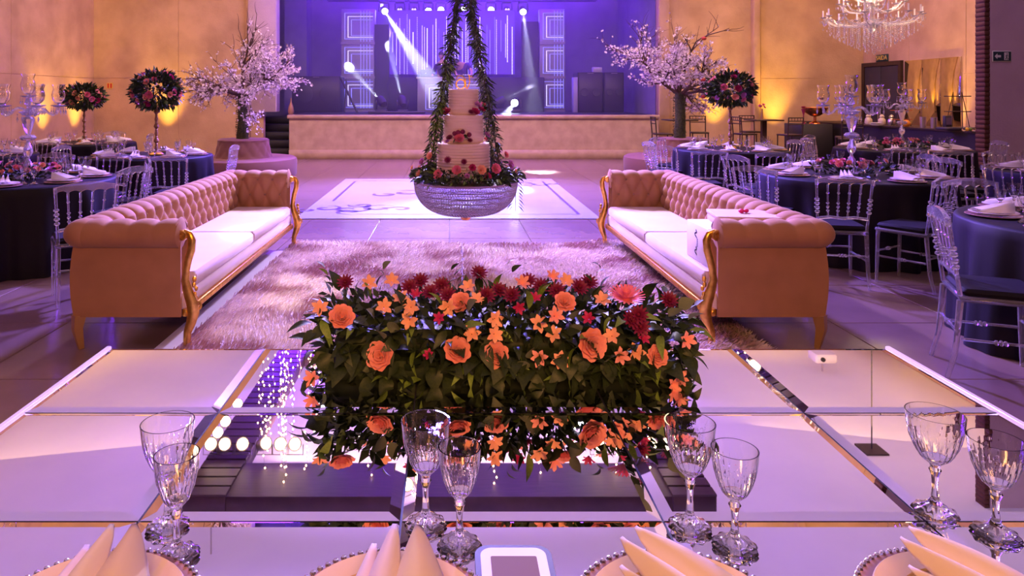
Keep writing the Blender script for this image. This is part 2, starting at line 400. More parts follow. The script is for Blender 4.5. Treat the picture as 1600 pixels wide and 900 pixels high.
for j in range(3):
    m = bevel_tile(.4664, ys[j+1]-ys[j]); me = None
    for i in range(5):
        lo = (xs[i]+.0012-.135, ys[j]+.0012-1.25, TZ)
        if me is None: me = obj('mirror_tile', m, M_mirror, ht, lo, smooth=False).data
        else: inst('mirror_tile', me, ht, lo)

# cut goblets
def goblet_prof(h, rb, n=20, wall=.0022):
    zs = h*.50
    bowl = []
    for k in range(9):
        t = k/8; bowl.append((.010+(rb-.010)*(.86*sin(min(1, t/.75)*pi*.5)**.62+.14*t*t), zs+(h-zs)*t))
    prof = [(.0001, 0), (.033, 0), (.036, .003), (.034, .007), (.022, .012), (.011, .020), (.0065, .030), (.005, h*.28), (.006, h*.38), (.010, h*.44), (.007, h*.47)]+bowl
    prof += [(max(.0001, r-wall), z) for r, z in reversed(bowl[1:])]+[(.0001, zs+.006)]
    return prof
def cut(h):
    def f(q, r, z):
        t = z/h
        if t < .12: return 1+.05*cos(q*10)
        if .5 < t < .88: return 1-.06*abs(cos(q*10+z*45))*sin((t-.5)/.38*pi)
        return 1
    return f
def make_goblet(h, rb, label, loc, group=None, n=96):
    g = thing('wine_goblet', label, 'glass', loc, 0, group)
    pf = goblet_prof(h, rb); split = 11
    m = MB().lathe(pf, n, rad=cut(h)); obj('bowl_and_foot', m, M_glass, g, ang=14)
    return g
gob = [('leftmost tall cut crystal goblet on the mirror table, by the first plate', 262, 826, .186, .045),
       ('smaller cut goblet just in front of the leftmost tall one', 276, 872, .170, .036),
       ('tall cut crystal goblet right of centre-left plate napkin, its rim over the flowers reflection', 665, 823, .186, .043),
       ('smaller cut goblet standing close right of the tall centre goblet', 718, 855, .168, .036),
       ('tall cut goblet on the seam before the third plate', 1078, 826, .186, .043),
       ('smaller cut goblet right of the third plate napkin', 1148, 857, .166, .038),
       ('tall cut goblet near the right end of mirror table, on a tile corner', 1461, 803, .182, .047),
       ('smaller cut goblet at the far right edge of mirror table', 1556, 838, .166, .042)]
for lb, x, y, h, rb in gob:
    p = at(x, y, TZ); make_goblet(h, rb, lb, p)

# plates and napkins on the head table
def plate_prof(r, h, lip=.0): return [(.0001, 0), (r*.6, 0), (r*.66, h*.25), (r*.98, h), (r, h), (r*.985, h+.002), (r*.66, h*.25+.003), (r*.6, .003), (.0001, .003)]
for k, (px, lb) in enumerate(((127, 'leftmost'), (603, 'second'), (1076, 'third'), (1543, 'rightmost'))):
    X = (px-702)*.99/F
    c = thing('charger_plate', lb+' rose charger plate with beaded rim at the near edge of the mirror table', 'plate', (X, .99, TZ+.001))
    obj('plate_body', MB().lathe(plate_prof(.160, .008), 64), mat('rose_charger', (.42, .22, .22), .25, coat=.5), c)
    b = MB()
    for q in range(72): b.ball((.160*cos(q*2*pi/72), .160*sin(q*2*pi/72), .0095), .0052, 6, 4)
    obj('beaded_rim', b, M_silver, c)
    d = thing('dinner_plate', lb+' cream dinner plate lying on its rose charger under a napkin', 'plate', (X, .985, TZ+.012))
    obj('plate_body', MB().lathe(plate_prof(.142, .012), 64), M_plate_gold, d)
    obj('gold_line', MB().lathe([(.104, .0065), (.108, .0072), (.106, .0095), (.102, .0085)], 64, closed=True), M_gold, d)
    # folded napkin: four pointed plies, tips away from the viewer
    nk = thing('folded_napkin', lb+' cream napkin folded into upright points on a dinner plate', 'napkin', (X, .985, TZ+.022), (0, -.1, .75, .75)[k])
    plies = [((-.035, .090, .045), (-.075, -.10), (-.005, -.12), .014), ((-.006, .108, .066), (-.065, -.11), (.045, -.125), .022), ((.030, .106, .068), (-.025, -.12), (.125, -.04), .03)]
    if k == 1: plies = plies[:3]
    for tip, l0, r0, rg in plies:
        tip = Vector(tip)
        def fn(u, v, tip=tip, l0=l0, r0=r0, rg=rg):
            bx = l0[0]+(r0[0]-l0[0])*v; by = l0[1]+(r0[1]-l0[1])*v
            base = Vector((bx, by, .004+rg*sin(pi*v)))
            edge = Vector((tip.x+(v-.5)*.008, tip.y, tip.z))
            p = edge.lerp(base, u); ws = edge.x+(base.x-edge.x)*(.5*u**.62+.5*u); p.x = ws
            p.z += sin(pi*u)*.010-abs(v-.5)**2*4*tip.z*.35*(4*u*(1-u))**.7
            return p
        m = MB().grid(fn, 14, 14)
        o = obj('napkin_fold', m, M_napkin, nk, ang=60)
        so = o.modifiers.new('s', 'SOLIDIFY'); so.thickness = .004
# small rounded device at the front edge
pf = thing('white_device', 'small white rounded device with brown screen lying at the near edge of mirror table', 'device', (at(803, 885, TZ).x, 1.06, TZ))
def rrect(hx, hy, r, z, n=6):
    o = []
    for cx, cy, a in ((hx-r, hy-r, 0), (-hx+r, hy-r, pi/2), (-hx+r, -hy+r, pi), (hx-r, -hy+r, 1.5*pi)):
        for k in range(n+1): o.append((cx+r*cos(a+k*pi/2/n), cy+r*sin(a+k*pi/2/n), z))
    return o
def rslab(hx, hy, r, z0, z1):
    a, b = rrect(hx, hy, r, z0), rrect(hx, hy, r, z1); n = len(a)
    return MB().add(a+b, [tuple(range(n-1, -1, -1)), tuple(range(n, 2*n))]+[(i, (i+1) % n, (i+1) % n+n, i+n) for i in range(n)])
obj('dark_rim', rslab(.062, .105, .024, .0005, .009), M_ink, pf)
obj('white_face', rslab(.053, .096, .019, .009, .0105), M_whitelac, pf)
obj('screen', rslab(.037, .074, .003, .0105, .0112), mat('brown_screen', (.22, .13, .13), .65, spec=.2), pf)

# ------------------------------------------------------------------ flowers
def petal(m, M, r0, r1, wd, lift, curl, nu=3, nv=2, tipw=.6):
    def fn(u, v):
        s_ = (v-.5)*2; r = r0+(r1-r0)*u
        wv = wd*(sin(pi*(.12+.72*u))**.7)*(1 if u < .99 else tipw)
        return Vector((r-.12*wd*abs(s_)*u, s_*wv, lift*sin(u*pi*.5)+curl*u*u-.25*wd*(1-s_*s_)*.8))
    m.grid(fn, nu, nv, M)
def rose_mesh(r, rings=4):
    m = MB()
    for k in range(rings):
        t = k/(rings-1); n = (3, 4, 6, 8, 9)[k]
        for j in range(n):
            a = 2*pi*(j+.37*k)/n+random.uniform(-.12, .12)
            M = Matrix.Rotation(a, 4, 'Z') @ Matrix.Rotation(-(1.35-1.15*t+random.uniform(-.08, .08)), 4, 'Y')
            petal(m, M, 0, r*(.62+.38*t)*random.uniform(.94, 1.05), r*(.36+.14*t), r*.08, r*(.20*(t-.35)))
    return m
def star_mesh(r, n=6, wd=.26, lift=.5):
    m = MB()
    for j in range(n):
        M = Matrix.Rotation(2*pi*j/n+random.uniform(-.1, .1), 4, 'Z')
        petal(m, M, r*.05, r*(1 if j % 2 else .88), r*wd, r*lift, -r*.12, 3, 2, .35)
    return m
def mum_mesh(r, n=34, wd=.10):
    m = MB()
    for k in range(3):
        nn = int(n*(1-.25*k))//2
        for j in range(nn):
            M = Matrix.Rotation(2*pi*(j+.5*k)/nn, 4, 'Z') @ Matrix.Rotation(-.25-.4*k, 4, 'Y')
            petal(m, M, r*.1, r*(1-.2*k), r*wd, r*.08, 0, 2, 2, .7)
    return m.ball((0, 0, r*.1), r*.2, 6, 4)
def leaf_mesh(l, wd, curl=.15, nu=5):
    def fn(u, v):
        s_ = (v-.5)*2; ww = wd*sin(pi*(u**.8)*.97+.05)
        return Vector((s_*ww, l*u, curl*l*u*(1-u)*2-abs(s_)*ww*-.25-curl*l*u*u))
    return MB().grid(fn, nu, 2)
def dir_rot(d, roll=0):
    return (Vector(d).normalized().to_track_quat('Z', 'Y').to_matrix().to_4x4() @ Matrix.Rotation(roll, 4, 'Z')).to_euler()
def mk(name, mb, m, ang=60):
    me = bpy.data.meshes.new(name); me.from_pydata(mb.v, [], mb.f); me.materials.append(m)
    me.polygons.foreach_set('use_smooth', [True]*len(me.polygons)); return me
ROSE = [mk('rose', rose_mesh(1, 5), M_salmon) for _ in range(3)]
ROSEP = [mk('rose', rose_mesh(1, 5), M_pink) for _ in range(2)]
ROSEM = [mk('rose', rose_mesh(1, 4), M_mag)]
ROSEL = [mk('rose', rose_mesh(1, 4), M_lilac)]
ROSEO = [mk('rose', rose_mesh(1, 4), M_peach)]
ALST = [mk('alstroemeria', star_mesh(1, 6, .27, .55), M_peach) for _ in range(2)]+[mk('alstroemeria', star_mesh(1, 6, .25, .9), M_salmon)]
ALSTM = [mk('alstroemeria', star_mesh(1, 6, .25, .9), M_mag)]
MUMB = [mk('chrysanthemum', mum_mesh(1, 26, .17), M_burg)]
GERB = [mk('gerbera', mum_mesh(1, 46, .09), M_pink)]
LEAF = [mk('leaf', leaf_mesh(1, .20), M_leaf), mk('leaf', leaf_mesh(1, .26, .3), M_leaf), mk('leaf', leaf_mesh(1, .16, .25), M_leaf2)]
BROAD = [mk('leaf', leaf_mesh(1, .40, .35, 6), M_leaf)]
EUCA = [mk('eucalyptus_leaf', leaf_mesh(1, .40, .1), M_euca)]
def put_leaf(par, p, d, l, kind=LEAF):
    q = Vector(d).normalized().to_track_quat('Y', 'Z').to_matrix().to_4x4() @ Matrix.Rotation(random.uniform(-1, 1), 4, 'Y')
    me = random.choice(kind); inst(me.name.split('.')[0], me, par, p, q.to_euler(), l)
def leaves_stuff(par, pts, l, m=None, wd=.22, name='foliage'):
    f = MB()
    for p, d in pts:
        q = Vector(d).normalized().to_track_quat('Y', 'Z').to_matrix().to_4x4() @ Matrix.Rotation(random.uniform(-1.5, 1.5), 4, 'Y')
        s_ = l*random.uniform(.7, 1.3)
        M = Matrix.Translation(p) @ q
        f.add([(0, 0, 0), (wd*s_, s_*.45, .03*s_), (0, s_*1.0, -.1*s_), (-wd*s_, s_*.45, .03*s_), (0, s_*.5, -.04*s_)], [(0, 1, 4), (1, 2, 4), (2, 3, 4), (3, 0, 4)], M)
    return obj(name, f, m or M_leaf, par, kind='stuff', ang=60)

# centrepiece on the head table
cp = thing('flower_centrepiece', 'long low centrepiece of salmon lisianthus and burgundy mums on the mirror table', 'flowers', (.14, 1.96, TZ))
O = Vector((.14, 1.96, TZ))
obj('planter_tray', MB().box(-.47, .47, -.10, .13, .0, .05, c=.01), mat('tray_green', (.03, .05, .02), .7), cp)
obj('flower_foam', MB().box(-.45, .45, -.085, .11, .05, .125, c=.03), M_leaf, cp)
pts = []
for k in range(2600):
    x = random.uniform(-.49, .49); y = random.uniform(-.12, .13); z = random.uniform(.0, .19)
    e = abs(x)/.49
    if z > .20-.05*e: continue
    if random.random() < .35: z = random.uniform(.12, .185)
    pts.append(((x, y, z), (x*1.2+random.uniform(-.5, .5), -.6 if y < 0 else .5, random.uniform(-.5, .9))))
leaves_stuff(cp, pts, .045)
for k in range(200):
    face = random.random()
    if face < .62: p = Vector((random.uniform(-.50, .50), -.12+random.uniform(-.01, .02), random.uniform(.01, .18))); d = (random.uniform(-.8, .8), -.55, random.uniform(-.7, .6))
    elif face < .82: s_ = random.choice((-1, 1)); p = Vector((s_*random.uniform(.45, .51), random.uniform(-.12, .12), random.uniform(.01, .17))); d = (s_, random.uniform(-.6, .3), random.uniform(-.4, .7))
    else: p = Vector((random.uniform(-.48, .48), random.uniform(-.1, .12), random.uniform(.16, .20))); d = (random.uniform(-.6, .6), random.uniform(-.4, .2), 1)
    put_leaf(cp, p, d, random.uniform(.045, .075))
for k in range(64):
    p = Vector((random.uniform(-.48, .48), -.125+random.uniform(-.01, .01), random.uniform(.015, .11))); put_leaf(cp, p, (random.uniform(-.8, .8), -.5, random.uniform(-1, .5)), random.uniform(.045, .065), BROAD)
for x, y, dx in ((585, 500, -.2), (610, 520, .2), (815, 580, .1), (945, 570, .3), (620, 490, .4), (730, 485, .3), (1060, 480, .8), (1075, 500, .7), (905, 520, -.4), (895, 500, .2), (600, 530, -.3), (830, 560, 0), (1045, 495, .5)):
    p = px_at(x, y, 1.82)-O; put_leaf(cp, p, (dx, -.3, .5), .045, EUCA)
def flow(lst, meshes, r, Y=None, bias=(0, -1, .25), par=cp, org=O):
    for q in lst:
        x, y = q[0], q[1]; rr = q[2] if len(q) > 2 else r
        YY = Y if Y else (1.82 if y > 490 else 1.82+(490-y)*.0038)
        p = px_at(x, y, YY)-org
        d = Vector(bias)+Vector((random.uniform(-.35, .35), random.uniform(-.1, .1), random.uniform(-.15, .5)))
        if y < 480: d.z += .6
        me = random.choice(meshes); inst(me.name.split('.')[0], me, par, p, dir_rot(d, random.random()*6), rr)
flow([(534, 497), (595, 556, .040), (714, 549, .038), (774, 555, .037), (922, 538, .044), (720, 474, .032), (882, 473, .031), (1026, 556, .030)], ROSE, .036)
flow([(978, 468, .052)], GERB, .05, 1.86, (.2, -.7, 1))
flow([(500, 482), (576, 444, .026), (600, 480), (627, 467), (642, 480), (773, 498), (772, 522), (737, 522), (731, 450), (842, 505, .026), (865, 522), (866, 494), (956, 525, .024), (875, 562, .026), (843, 558), (968, 556), (995, 550), (940, 470, .026), (862, 434, .022), (884, 440), (1070, 530), (1060, 592, .024), (1050, 600), (490, 590), (815, 445), (700, 480), (612, 440), (1022, 560), (640, 500), (745, 470)], ALST, .025)
flow([(540, 442, .026), (657, 440), (672, 458), (690, 447), (748, 428), (845, 448), (920, 442), (998, 492), (1000, 510), (1045, 470), (640, 450), (780, 455), (800, 462), (905, 450), (985, 500), (760, 462), (700, 462), (825, 440), (870, 455)], MUMB, .027)
flow([(670, 555, .016), (687, 498, .018), (810, 480), (1003, 528), (920, 498), (650, 463), (835, 468)], ALSTM, .019)
for x0, y0, x1, y1, n in ((520, 450, 508, 420, 4), (715, 440, 705, 422, 3), (925, 440, 938, 420, 3), (1060, 500, 1085, 480, 4), (800, 425, 792, 415, 2), (600, 430, 598, 420, 2), (1065, 550, 1080, 570, 3)):
    for k in range(n):
        t = k/max(1, n-1); p = px_at(x0+(x1-x0)*t, y0+(y1-y0)*t, 1.95)-O
        put_leaf(cp, p, (random.choice((-1, 1))*.7, -.2, .8), .032, EUCA if random.random() < .5 else LEAF)

# ------------------------------------------------------------------ sofas
BTN = mk('button', MB().ball((0, 0, 0), .011, 8, 5), mat('button_velvet', (.30, .16, .09), .8))
def make_sofa(sx, name_lab):
    """sx=-1 left sofa, +1 right sofa. Local x outward from the seat front, y away from the viewer"""
    so = thing('chesterfield_sofa', name_lab, 'sofa', (sx*1.60, 4.24, 0))
    W, Lg = .73, 3.02
    def fl(m): m.v = [(sx*a, b, c) for a, b, c in m.v]; m.f = [tuple(reversed(f)) for f in m.f] if sx < 0 else m.f; return m
    def prof(s_, t):  # t 0..1 along the padded profile: up the inner face, over the roll, down to its underside
        R_ = .088; zc = .70; oc = .125
        if t < .42: u = t/.42; return Vector((0-.02*u+.02*u*u, .40+(zc-.40)*u)), Vector((-1, .1))
        a = pi-(t-.42)/.58*pi*1.38
        return Vector((oc-.01+(R_+.027)*cos(a)*1.0, zc+R_*sin(a))), Vector((cos(a), sin(a)))
    def tuft(name, fx, length, du, rows=3):
        nu = int(length/.0125); nv = 54
        def fn(u, v):
            (o_, z), n_ = prof(0, v)
            p = u*length/du; q = v/.42*rows
            if v < .46:
                a = (p+q*.5)*1.0; b = (p-q*.5)*1.0
                h = (abs(sin(pi*a))*abs(sin(pi*b)))**.6
            else:
                h = abs(sin(pi*(p+.5*rows*1.08)))**.4
                k = max(0, 1-(v-.46)/.34); h = 1-(1-h)*(.35+.65*k)
            d = (h-1)*.042 if v < .8 else (h-1)*.042*max(0, (1-v)/.2)
            return fx(u*length, o_+n_[0]*d, z+n_[1]*d)
        m = MB().grid(fn, nu, nv); obj(name, fl(m), M_velvet, so, ang=80)
        for r_ in range(1, rows+1):
            v = r_/rows*.42
            (o_, z), n_ = prof(0, min(v, .44))
            off = .5 if r_ % 2 else 0
            for k in range(int(length/du)+1):
                y = (k+off)*du
                if y < length-.02 and y > .02:
                    q = fx(y, o_+n_[0]*-.030, z); inst('button', BTN, so, (sx*q.x, q.y, q.z))
    back_x = .52
    tuft('tufted_back', lambda u, o_, z: Vector((back_x+o_, .07+u, z)), Lg-.14, .152)
    tuft('tufted_arm', lambda u, o_, z: Vector((.035+u, Lg-.18+o_, z)), .60, .15, 2)
    tuft('near_arm_roll', lambda u, o_, z: Vector((.035+u, .18-o_, z)), .60, .15, 2)
    for y in (.065, Lg-.065): obj('roll_cap', fl(MB().lathe([(.001, -.008), (.07, -.005), (.098, .008)], 24, Matrix.Translation((.036, y, .70)) @ Matrix.Rotation(pi/2, 4, 'Y') @ Matrix.Scale(1, 4))), M_velvet, so)
    for y in (.065, Lg-.065): obj('corner_roll', fl(MB().ball((back_x+.110, y, .70), .116, 24, 14, .78)), M_velvet, so)
    # outer shell panels with a flared lower outline
    def shell_x(z): return back_x+.155+.028*sin((z-.2)/.45*pi*.9+.2)*(1 if z < .66 else .9)
    pn = MB()
    zz = [.196+(.67-.196)*k/10 for k in range(11)]
    def poly_wall(y):
        return [(.03, y, z) for z in zz]+[(shell_x(z), y, z) for z in reversed(zz)]
    a = poly_wall(.03); n = len(a); b = [(x, .05, z) for x, y, z in a]
    pn.add(a+b, [tuple(range(n)), tuple(range(2*n-1, n-1, -1))]+[((i+1) % n, i, i+n, (i+1) % n+n) for i in range(n)])
    obj('end_panel', fl(pn), M_velvet, so)
    pn = MB(); b = [(x, Lg-.03, z) for x, y, z in a]; c2 = [(x, Lg-.05, z) for x, y, z in a]
    pn.add(c2+b, [tuple(range(n)), tuple(range(2*n-1, n-1, -1))]+[((i+1) % n, i, i+n, (i+1) % n+n) for i in range(n)])
    obj('end_panel', fl(pn), M_velvet, so)
    obj('back_panel', fl(MB().grid(lambda u, v: Vector((shell_x(.196+.474*v), .03+u*(Lg-.06), .196+.474*v)), 4, 10)), M_velvet, so)
    obj('seat_base', fl(MB().box(.012, back_x+.14, .05, Lg-.05, .235, .335, c=.012)), M_velvet_seat, so)
    obj('underframe', fl(MB().box(.03, back_x+.12, .07, Lg-.07, .19, .235)), M_dark, so)
    obj('gilt_rail', fl(MB().box(-.005, .03, .05, Lg-.05, .192, .236, c=.006)), M_gold, so)
    mid = Lg*.5
    for y0, y1 in ((.19, mid-.003), (mid+.003, Lg-.19)):
        def top(u, v, y0=y0, y1=y1):
            e = min(u, 1-u, v, 1-v); return Vector((0, 0, 0))
        obj('seat_cushion', fl(MB().box(-.004, back_x+.02, y0, y1, .338, .432, c=.02)), M_velvet_seat, so)
    # carved front posts with scrolls (near and far) and plain rear legs
    for y, s_ in ((.045, -1), (Lg-.045, 1)):
        path = [(.015, .715), (-.02, .70), (-.035, .66), (-.03, .60), (-.012, .54), (.0, .48), (.005, .42), (-.012, .35), (-.038, .28), (-.045, .22), (-.03, .16), (-.008, .10), (-.005, .05), (-.02, .0)]
        rr = [.010, .013, .017, .017, .016, .015, .017, .021, .025, .024, .020, .016, .015, .017]
        pm = MB().tube([(x, y+s_*.004, z) for x, z in path], rr, 10, flat=1.5)
        lg_ = obj('front_leg', fl(pm), M_gold, so)
        sc = MB()
        sp = [(.022+cos(a)*(.034-.0032*a), y+s_*.022, .690+sin(a)*(.034-.0032*a)) for a in [k*.45 for k in range(20)]]
        sc.tube(sp, .008, 6); sc.lathe([(.001, -.02), (.03, -.02), (.034, 0), (.03, .02), (.001, .024)], 16, Matrix.Translation((.022, y, .690)) @ Matrix.Rotation(pi/2, 4, 'X'))
        obj('scroll', fl(sc), M_gold, lg_)
        ac = MB()
        for k in range(7): ac.ball((-.045-.012*sin(k/6*pi), y+.028*(-1)**k*.4, .42-k*.028), .014-.001*k, 8, 5, 1.4)
        ac.tube([(-.075+.018*cos(a)*(1-a/12), y, .26+.03*sin(a)*(1-a/12)) for a in [k*.5 for k in range(18)]], .007, 6)
        obj('carved_leaf', fl(ac), M_gold, lg_)
        obj('rear_leg', fl(MB().tube([(.66, y+.01*-s_, .20), (.665, y, .12), (.64, y, .0)], [.046, .036, .02], 4)), M_gold if False else mat('gilt_wood', (.50, .27, .07), .4, metal=.5), so)
    return so
make_sofa(-1, 'long left beige tufted sofa with gilded scroll legs beside the shaggy rug')
make_sofa(1, 'long right beige tufted sofa with gilded scroll legs, white gift boxes on its near end')
gb = thing('gift_box', 'white gift box with black lettering on the near end of the right sofa', 'box', (1.93, 4.72, .434))
obj('box_body', MB().box(-.27, .20, -.2, .2, 0, .245, c=.004), M_giftw, gb)
ik = MB(); Mx = Matrix(((0, 0, -1, -.2715), (-1, 0, 0, 0), (0, 1, 0, .12), (0, 0, 0, 1)))
ik.ribbon([(-.02+.02*sin(k*.9), .085-.006*k) for k in range(10)], .006, 0, Mx); ik.ribbon([(-.02+.02*sin(k*.9), -.03-.006*k) for k in range(10)], .006, 0, Mx)
for k in range(9): ik.ribbon([(.0, .03-.007*k), (.022*(1 if k % 2 else .6), .032-.007*k)], .0018, 0, Mx)
obj('lettering', ik, M_ink, gb, smooth=False)
g2 = thing('gift_box', 'flat pinkish lidded box with magenta bow lying on the white gift box', 'box', (1.98, 4.74, .680), R(-8))
obj('box_body', MB().box(-.2, .2, -.16, .16, 0, .045, c=.003), M_kraft, g2)
obj('lid', MB().box(-.205, .205, -.165, .165, .045, .07, c=.003), M_kraft, g2)
obj('clasp', MB().box(-.06, .04, -.168, -.160, .008, .062, c=.002), mat('brown_ribbon', (.30, .12, .08), .5), g2)
obj('bow', MB().ball((-.012, 0, .085), .022, 8, 5, .7).ball((.02, .012, .085), .02, 8, 5, .7), M_bow, g2)

# ------------------------------------------------------------------ hanging cake
CX, CY = .145, 6.2
hs = thing('hanging_cake_stand', 'hanging crystal bead bowl on ropes carrying the tiered cake over the floor', 'cake stand', (CX, CY, 0))
zr, zb = .785, .50; Rb = .445
def bowlr(t): return Rb*cos(t*pi/2)**.62       # t 0 rim .. 1 bottom
wire = MB()
for k in range(9):
    t = k/9; z = zr-(zr-zb)*sin(t*pi/2)
    wire.lathe([(bowlr(t)+.004*cos(a), z+.004*sin(a)) for a in (0, pi/2, pi, 1.5*pi)], 48, closed=True)
obj('bowl_frame', wire, M_bowl, hs)
bd = MB()
for k in range(26):
    t = (k+.3)/27; z = zr-(zr-zb)*sin(t*pi/2); r = bowlr(t)+.004; nn = max(12, int(2*pi*r/.023))
    for j in range(nn):
        a = 2*pi*(j+(k % 2)*.5)/nn; bd.octa((r*cos(a), r*sin(a), z), .0108, .0092)
obj('crystal_beads', bd, M_cry, hs, kind='stuff', smooth=False)
obj('rim_band', MB().lathe([(Rb-.02, zr+.0), (Rb+.012, zr), (Rb+.014, zr+.014), (Rb-.02, zr+.018)], 64, closed=True), M_bowl, hs)
obj('finial', MB().lathe([(.0001, zb-.055), (.03, zb-.05), (.045, zb-.035), (.05, zb-.02), (.07, zb), (.11, zb+.015)], 24), M_gold if False else M_copper, hs)
obj('tray', MB().lathe([(.001, zr+.002), (Rb-.03, zr+.002), (Rb-.03, zr+.016), (.001, zr+.016)], 48), M_wood, hs)
ATT = [(-.335, -.12), (.315, -.10), (-.26, .22), (.26, .22)]; TOP = Vector((-.02, 0, 2.75))
for k, (x, y) in enumerate(ATT):
    obj('rope', MB().tube([(x, y, zr), TOP], .006, 6), M_dark, hs)
obj('hanging_cable', MB().tube([TOP, (-.02, 0, ZC)], .004, 6), M_steel, hs)
obj('ceiling_hook', MB().lathe([(.001, ZC-.03), (.04, ZC-.03), (.05, ZC)], 12, Matrix.Translation((-.02, 0, 0))), M_steel, hs)
for k, (x, y) in enumerate(ATT):
    lab = ('left front', 'right front', 'left rear', 'right rear')[k]
    g = thing('willow_garland', lab+' garland of narrow willow leaves wound round the rope of the cake stand', 'garland', (CX, CY, 0))
    A = Vector((x, y, zr+.06)); B = TOP.copy()
    stem = []
    for q in range(60):
        t = q/59; p = A.lerp(B, t); stem.append(p+Vector((.016*cos(q*.9), .016*sin(q*.9), 0)))
    obj('stem', MB().tube(stem, .004, 5), M_bark, g)
    for kind_, mm in ((0, M_leaf), (1, M_leaf2 if k == 0 else M_euca)):
        pts = []
        for q in range(520 if not kind_ else 300):
            t = random.random()
            if kind_ and k == 0: t = min(1, abs(random.gauss(.28, .12)))  # bright leaves gathered low on the left garland imitate light catching it
            p = A.lerp(B, t)+Vector((random.uniform(-.028, .028), random.uniform(-.028, .028), 0))
            a = random.random()*6.28; pts.append((p, (cos(a), sin(a), random.uniform(-1.3, -.1))))
        leaves_stuff(g, pts, .070, mm, .10, 'willow_leaves')
ck = thing('wedding_cake', 'three tiered ribbed cream wedding cake standing in the hanging bead bowl', 'cake', (CX-.02, CY, zr+.016))
z0 = 0
zt_ = [0, .33, .575, .80]
for k, r in enumerate((.235, .180, .135)):
    h0, h1 = zt_[k], zt_[k+1]
    nrib = int((h1-h0)/.024); prof = [(.0001, h0), (r*.99, h0)]
    for q in range(nrib):
        a = h0+(h1-h0)*q/nrib; d = (h1-h0)/nrib; prof += [(r-.006, a+.001), (r, a+d*.3), (r, a+d*.7), (r-.006, a+d-.001)]
    prof += [(r-.01, h1), (.0001, h1)]
    obj('cake_tier', MB().lathe(prof, 56), M_cake, ck, ang=70)
def spray(par, org, lst):
    for (x, y, z, meshes, r) in lst:
        p = Vector((x, y, z)); d = Vector((x, y-.05, .25)) if abs(x) > .05 or abs(y) > .05 else Vector((0, -1, .5))
        me = random.choice(meshes); inst(me.name.split('.')[0], me, par, p, dir_rot(d, random.random()*6), r)
f1 = thing('cake_flowers', 'pink and magenta flower spray at upper right of the cake', 'flowers', (CX-.02, CY, zr+.016))
spray(f1, None, [(.10, -.13, .60, ROSEM, .045), (.15, -.10, .62, ROSEM, .04), (.12, -.10, .66, ROSEL, .04), (.17, -.06, .66, ROSEP, .035), (.06, -.17, .60, MUMB, .03)])
for k in range(9): put_leaf(f1, (.16+.02*random.random(), -.09, .61+.07*random.random()), (random.uniform(-.2, 1), -.4, random.uniform(-.6, .8)), .05)
f2 = thing('cake_flowers', 'pink rose with dark berries on the middle tier of the cake', 'flowers', (CX-.02, CY, zr+.016))
spray(f2, None, [(-.04, -.21, .375, ROSEP, .05), (-.12, -.17, .38, MUMB, .035), (-.14, -.16, .35, ROSEL, .022), (.05, -.2, .36, MUMB, .028)])
br = MB()
for p in ((-.05, -.2, .43), (-.01, -.2, .435), (.045, -.19, .41), (-.08, -.19, .42)): br.ball(p, .021, 8, 6)
obj('dark_berries', br, M_burg, f2)
for k in range(8): put_leaf(f2, (-.04+random.uniform(-.08, .08), -.2, .36+.04*random.random()), (random.uniform(-1, 1), -.3, random.uniform(-.6, .6)), .045)
f3 = thing('cake_flowers', 'small magenta bloom on the left of the top cake tier', 'flowers', (CX-.02, CY, zr+.016))
spray(f3, None, [(-.14, -.11, .60, ROSEM, .042), (-.165, -.07, .62, ROSEP, .03)])
for k in range(5): put_leaf(f3, (-.155, -.1, .60), (random.uniform(-1, .2), -.4, random.uniform(-.6, .8)), .045)
f4 = thing('cake_flowers', 'pale pink bloom with leaves on the right side of the middle tier', 'flowers', (CX-.02, CY, zr+.016))
spray(f4, None, [(.20, -.10, .40, ROSEL, .035), (.19, -.09, .36, ROSEP, .025)])
for k in range(6): put_leaf(f4, (.2, -.09, .34+.02*k), (random.uniform(-.2, 1), -.4, random.uniform(-.6, .8)), .04)
tp = thing('cake_topper', 'gold cursive letter topper standing on the cake', 'cake topper', (CX-.04, CY, zr+.016+.80))
tpm = MB()
tpm.tube([(-.005+.038*cos(a), 0, .045+.042*sin(a)) for a in [k*2*pi/20 for k in range(21)]], .006, 6)
tpm.tube([(.036, 0, .09), (.038, 0, .05), (.04, 0, .012), (.055, 0, .004)], .006, 6)
tpm.tube([(-.045, 0, .085), (-.03, 0, .115), (.0, 0, .12), (.028, 0, .10), (.036, 0, .06)], .005, 6)
tpm.tube([(.055, 0, .004), (.075, 0, .06), (.072, 0, .11), (.065, 0, .13)], .005, 6)
tpm.tube([(.072, 0, .11), (.09, 0, .115), (.1, 0, .10)], .005, 6)
obj('letters', tpm, M_gold, tp); obj('peg', MB().tube([(0, 0, -.02), (0, 0, .004)], .003, 6), M_gold, tp)
wr_ = thing('flower_wreath', 'wreath of pink roses and dark leaves filling the rim of the hanging bowl', 'flowers', (CX, CY, zr+.016))
pts = []; pts2 = []
for k in range(1500):
    a = random.random()*2*pi; r = random.uniform(.26, .45); z = random.uniform(0, .12)*(1-.3*(r-.26)/.2)
    it = ((r*cos(a), r*sin(a), z), (cos(a)*.9+random.uniform(-.4, .4), sin(a)*.9+random.uniform(-.4, .4), random.uniform(-.6, .9)))
    (pts2 if random.random() < .12 else pts).append(it)
leaves_stuff(wr_, pts, .055); leaves_stuff(wr_, pts2, .06, M_leaf2)
for k in range(120):
    a = random.random()*2*pi; r = random.uniform(.40, .47); put_leaf(wr_, (r*cos(a), r*sin(a), random.uniform(0, .09)), (cos(a), sin(a), random.uniform(-.7, .7)), random.uniform(.05, .08))
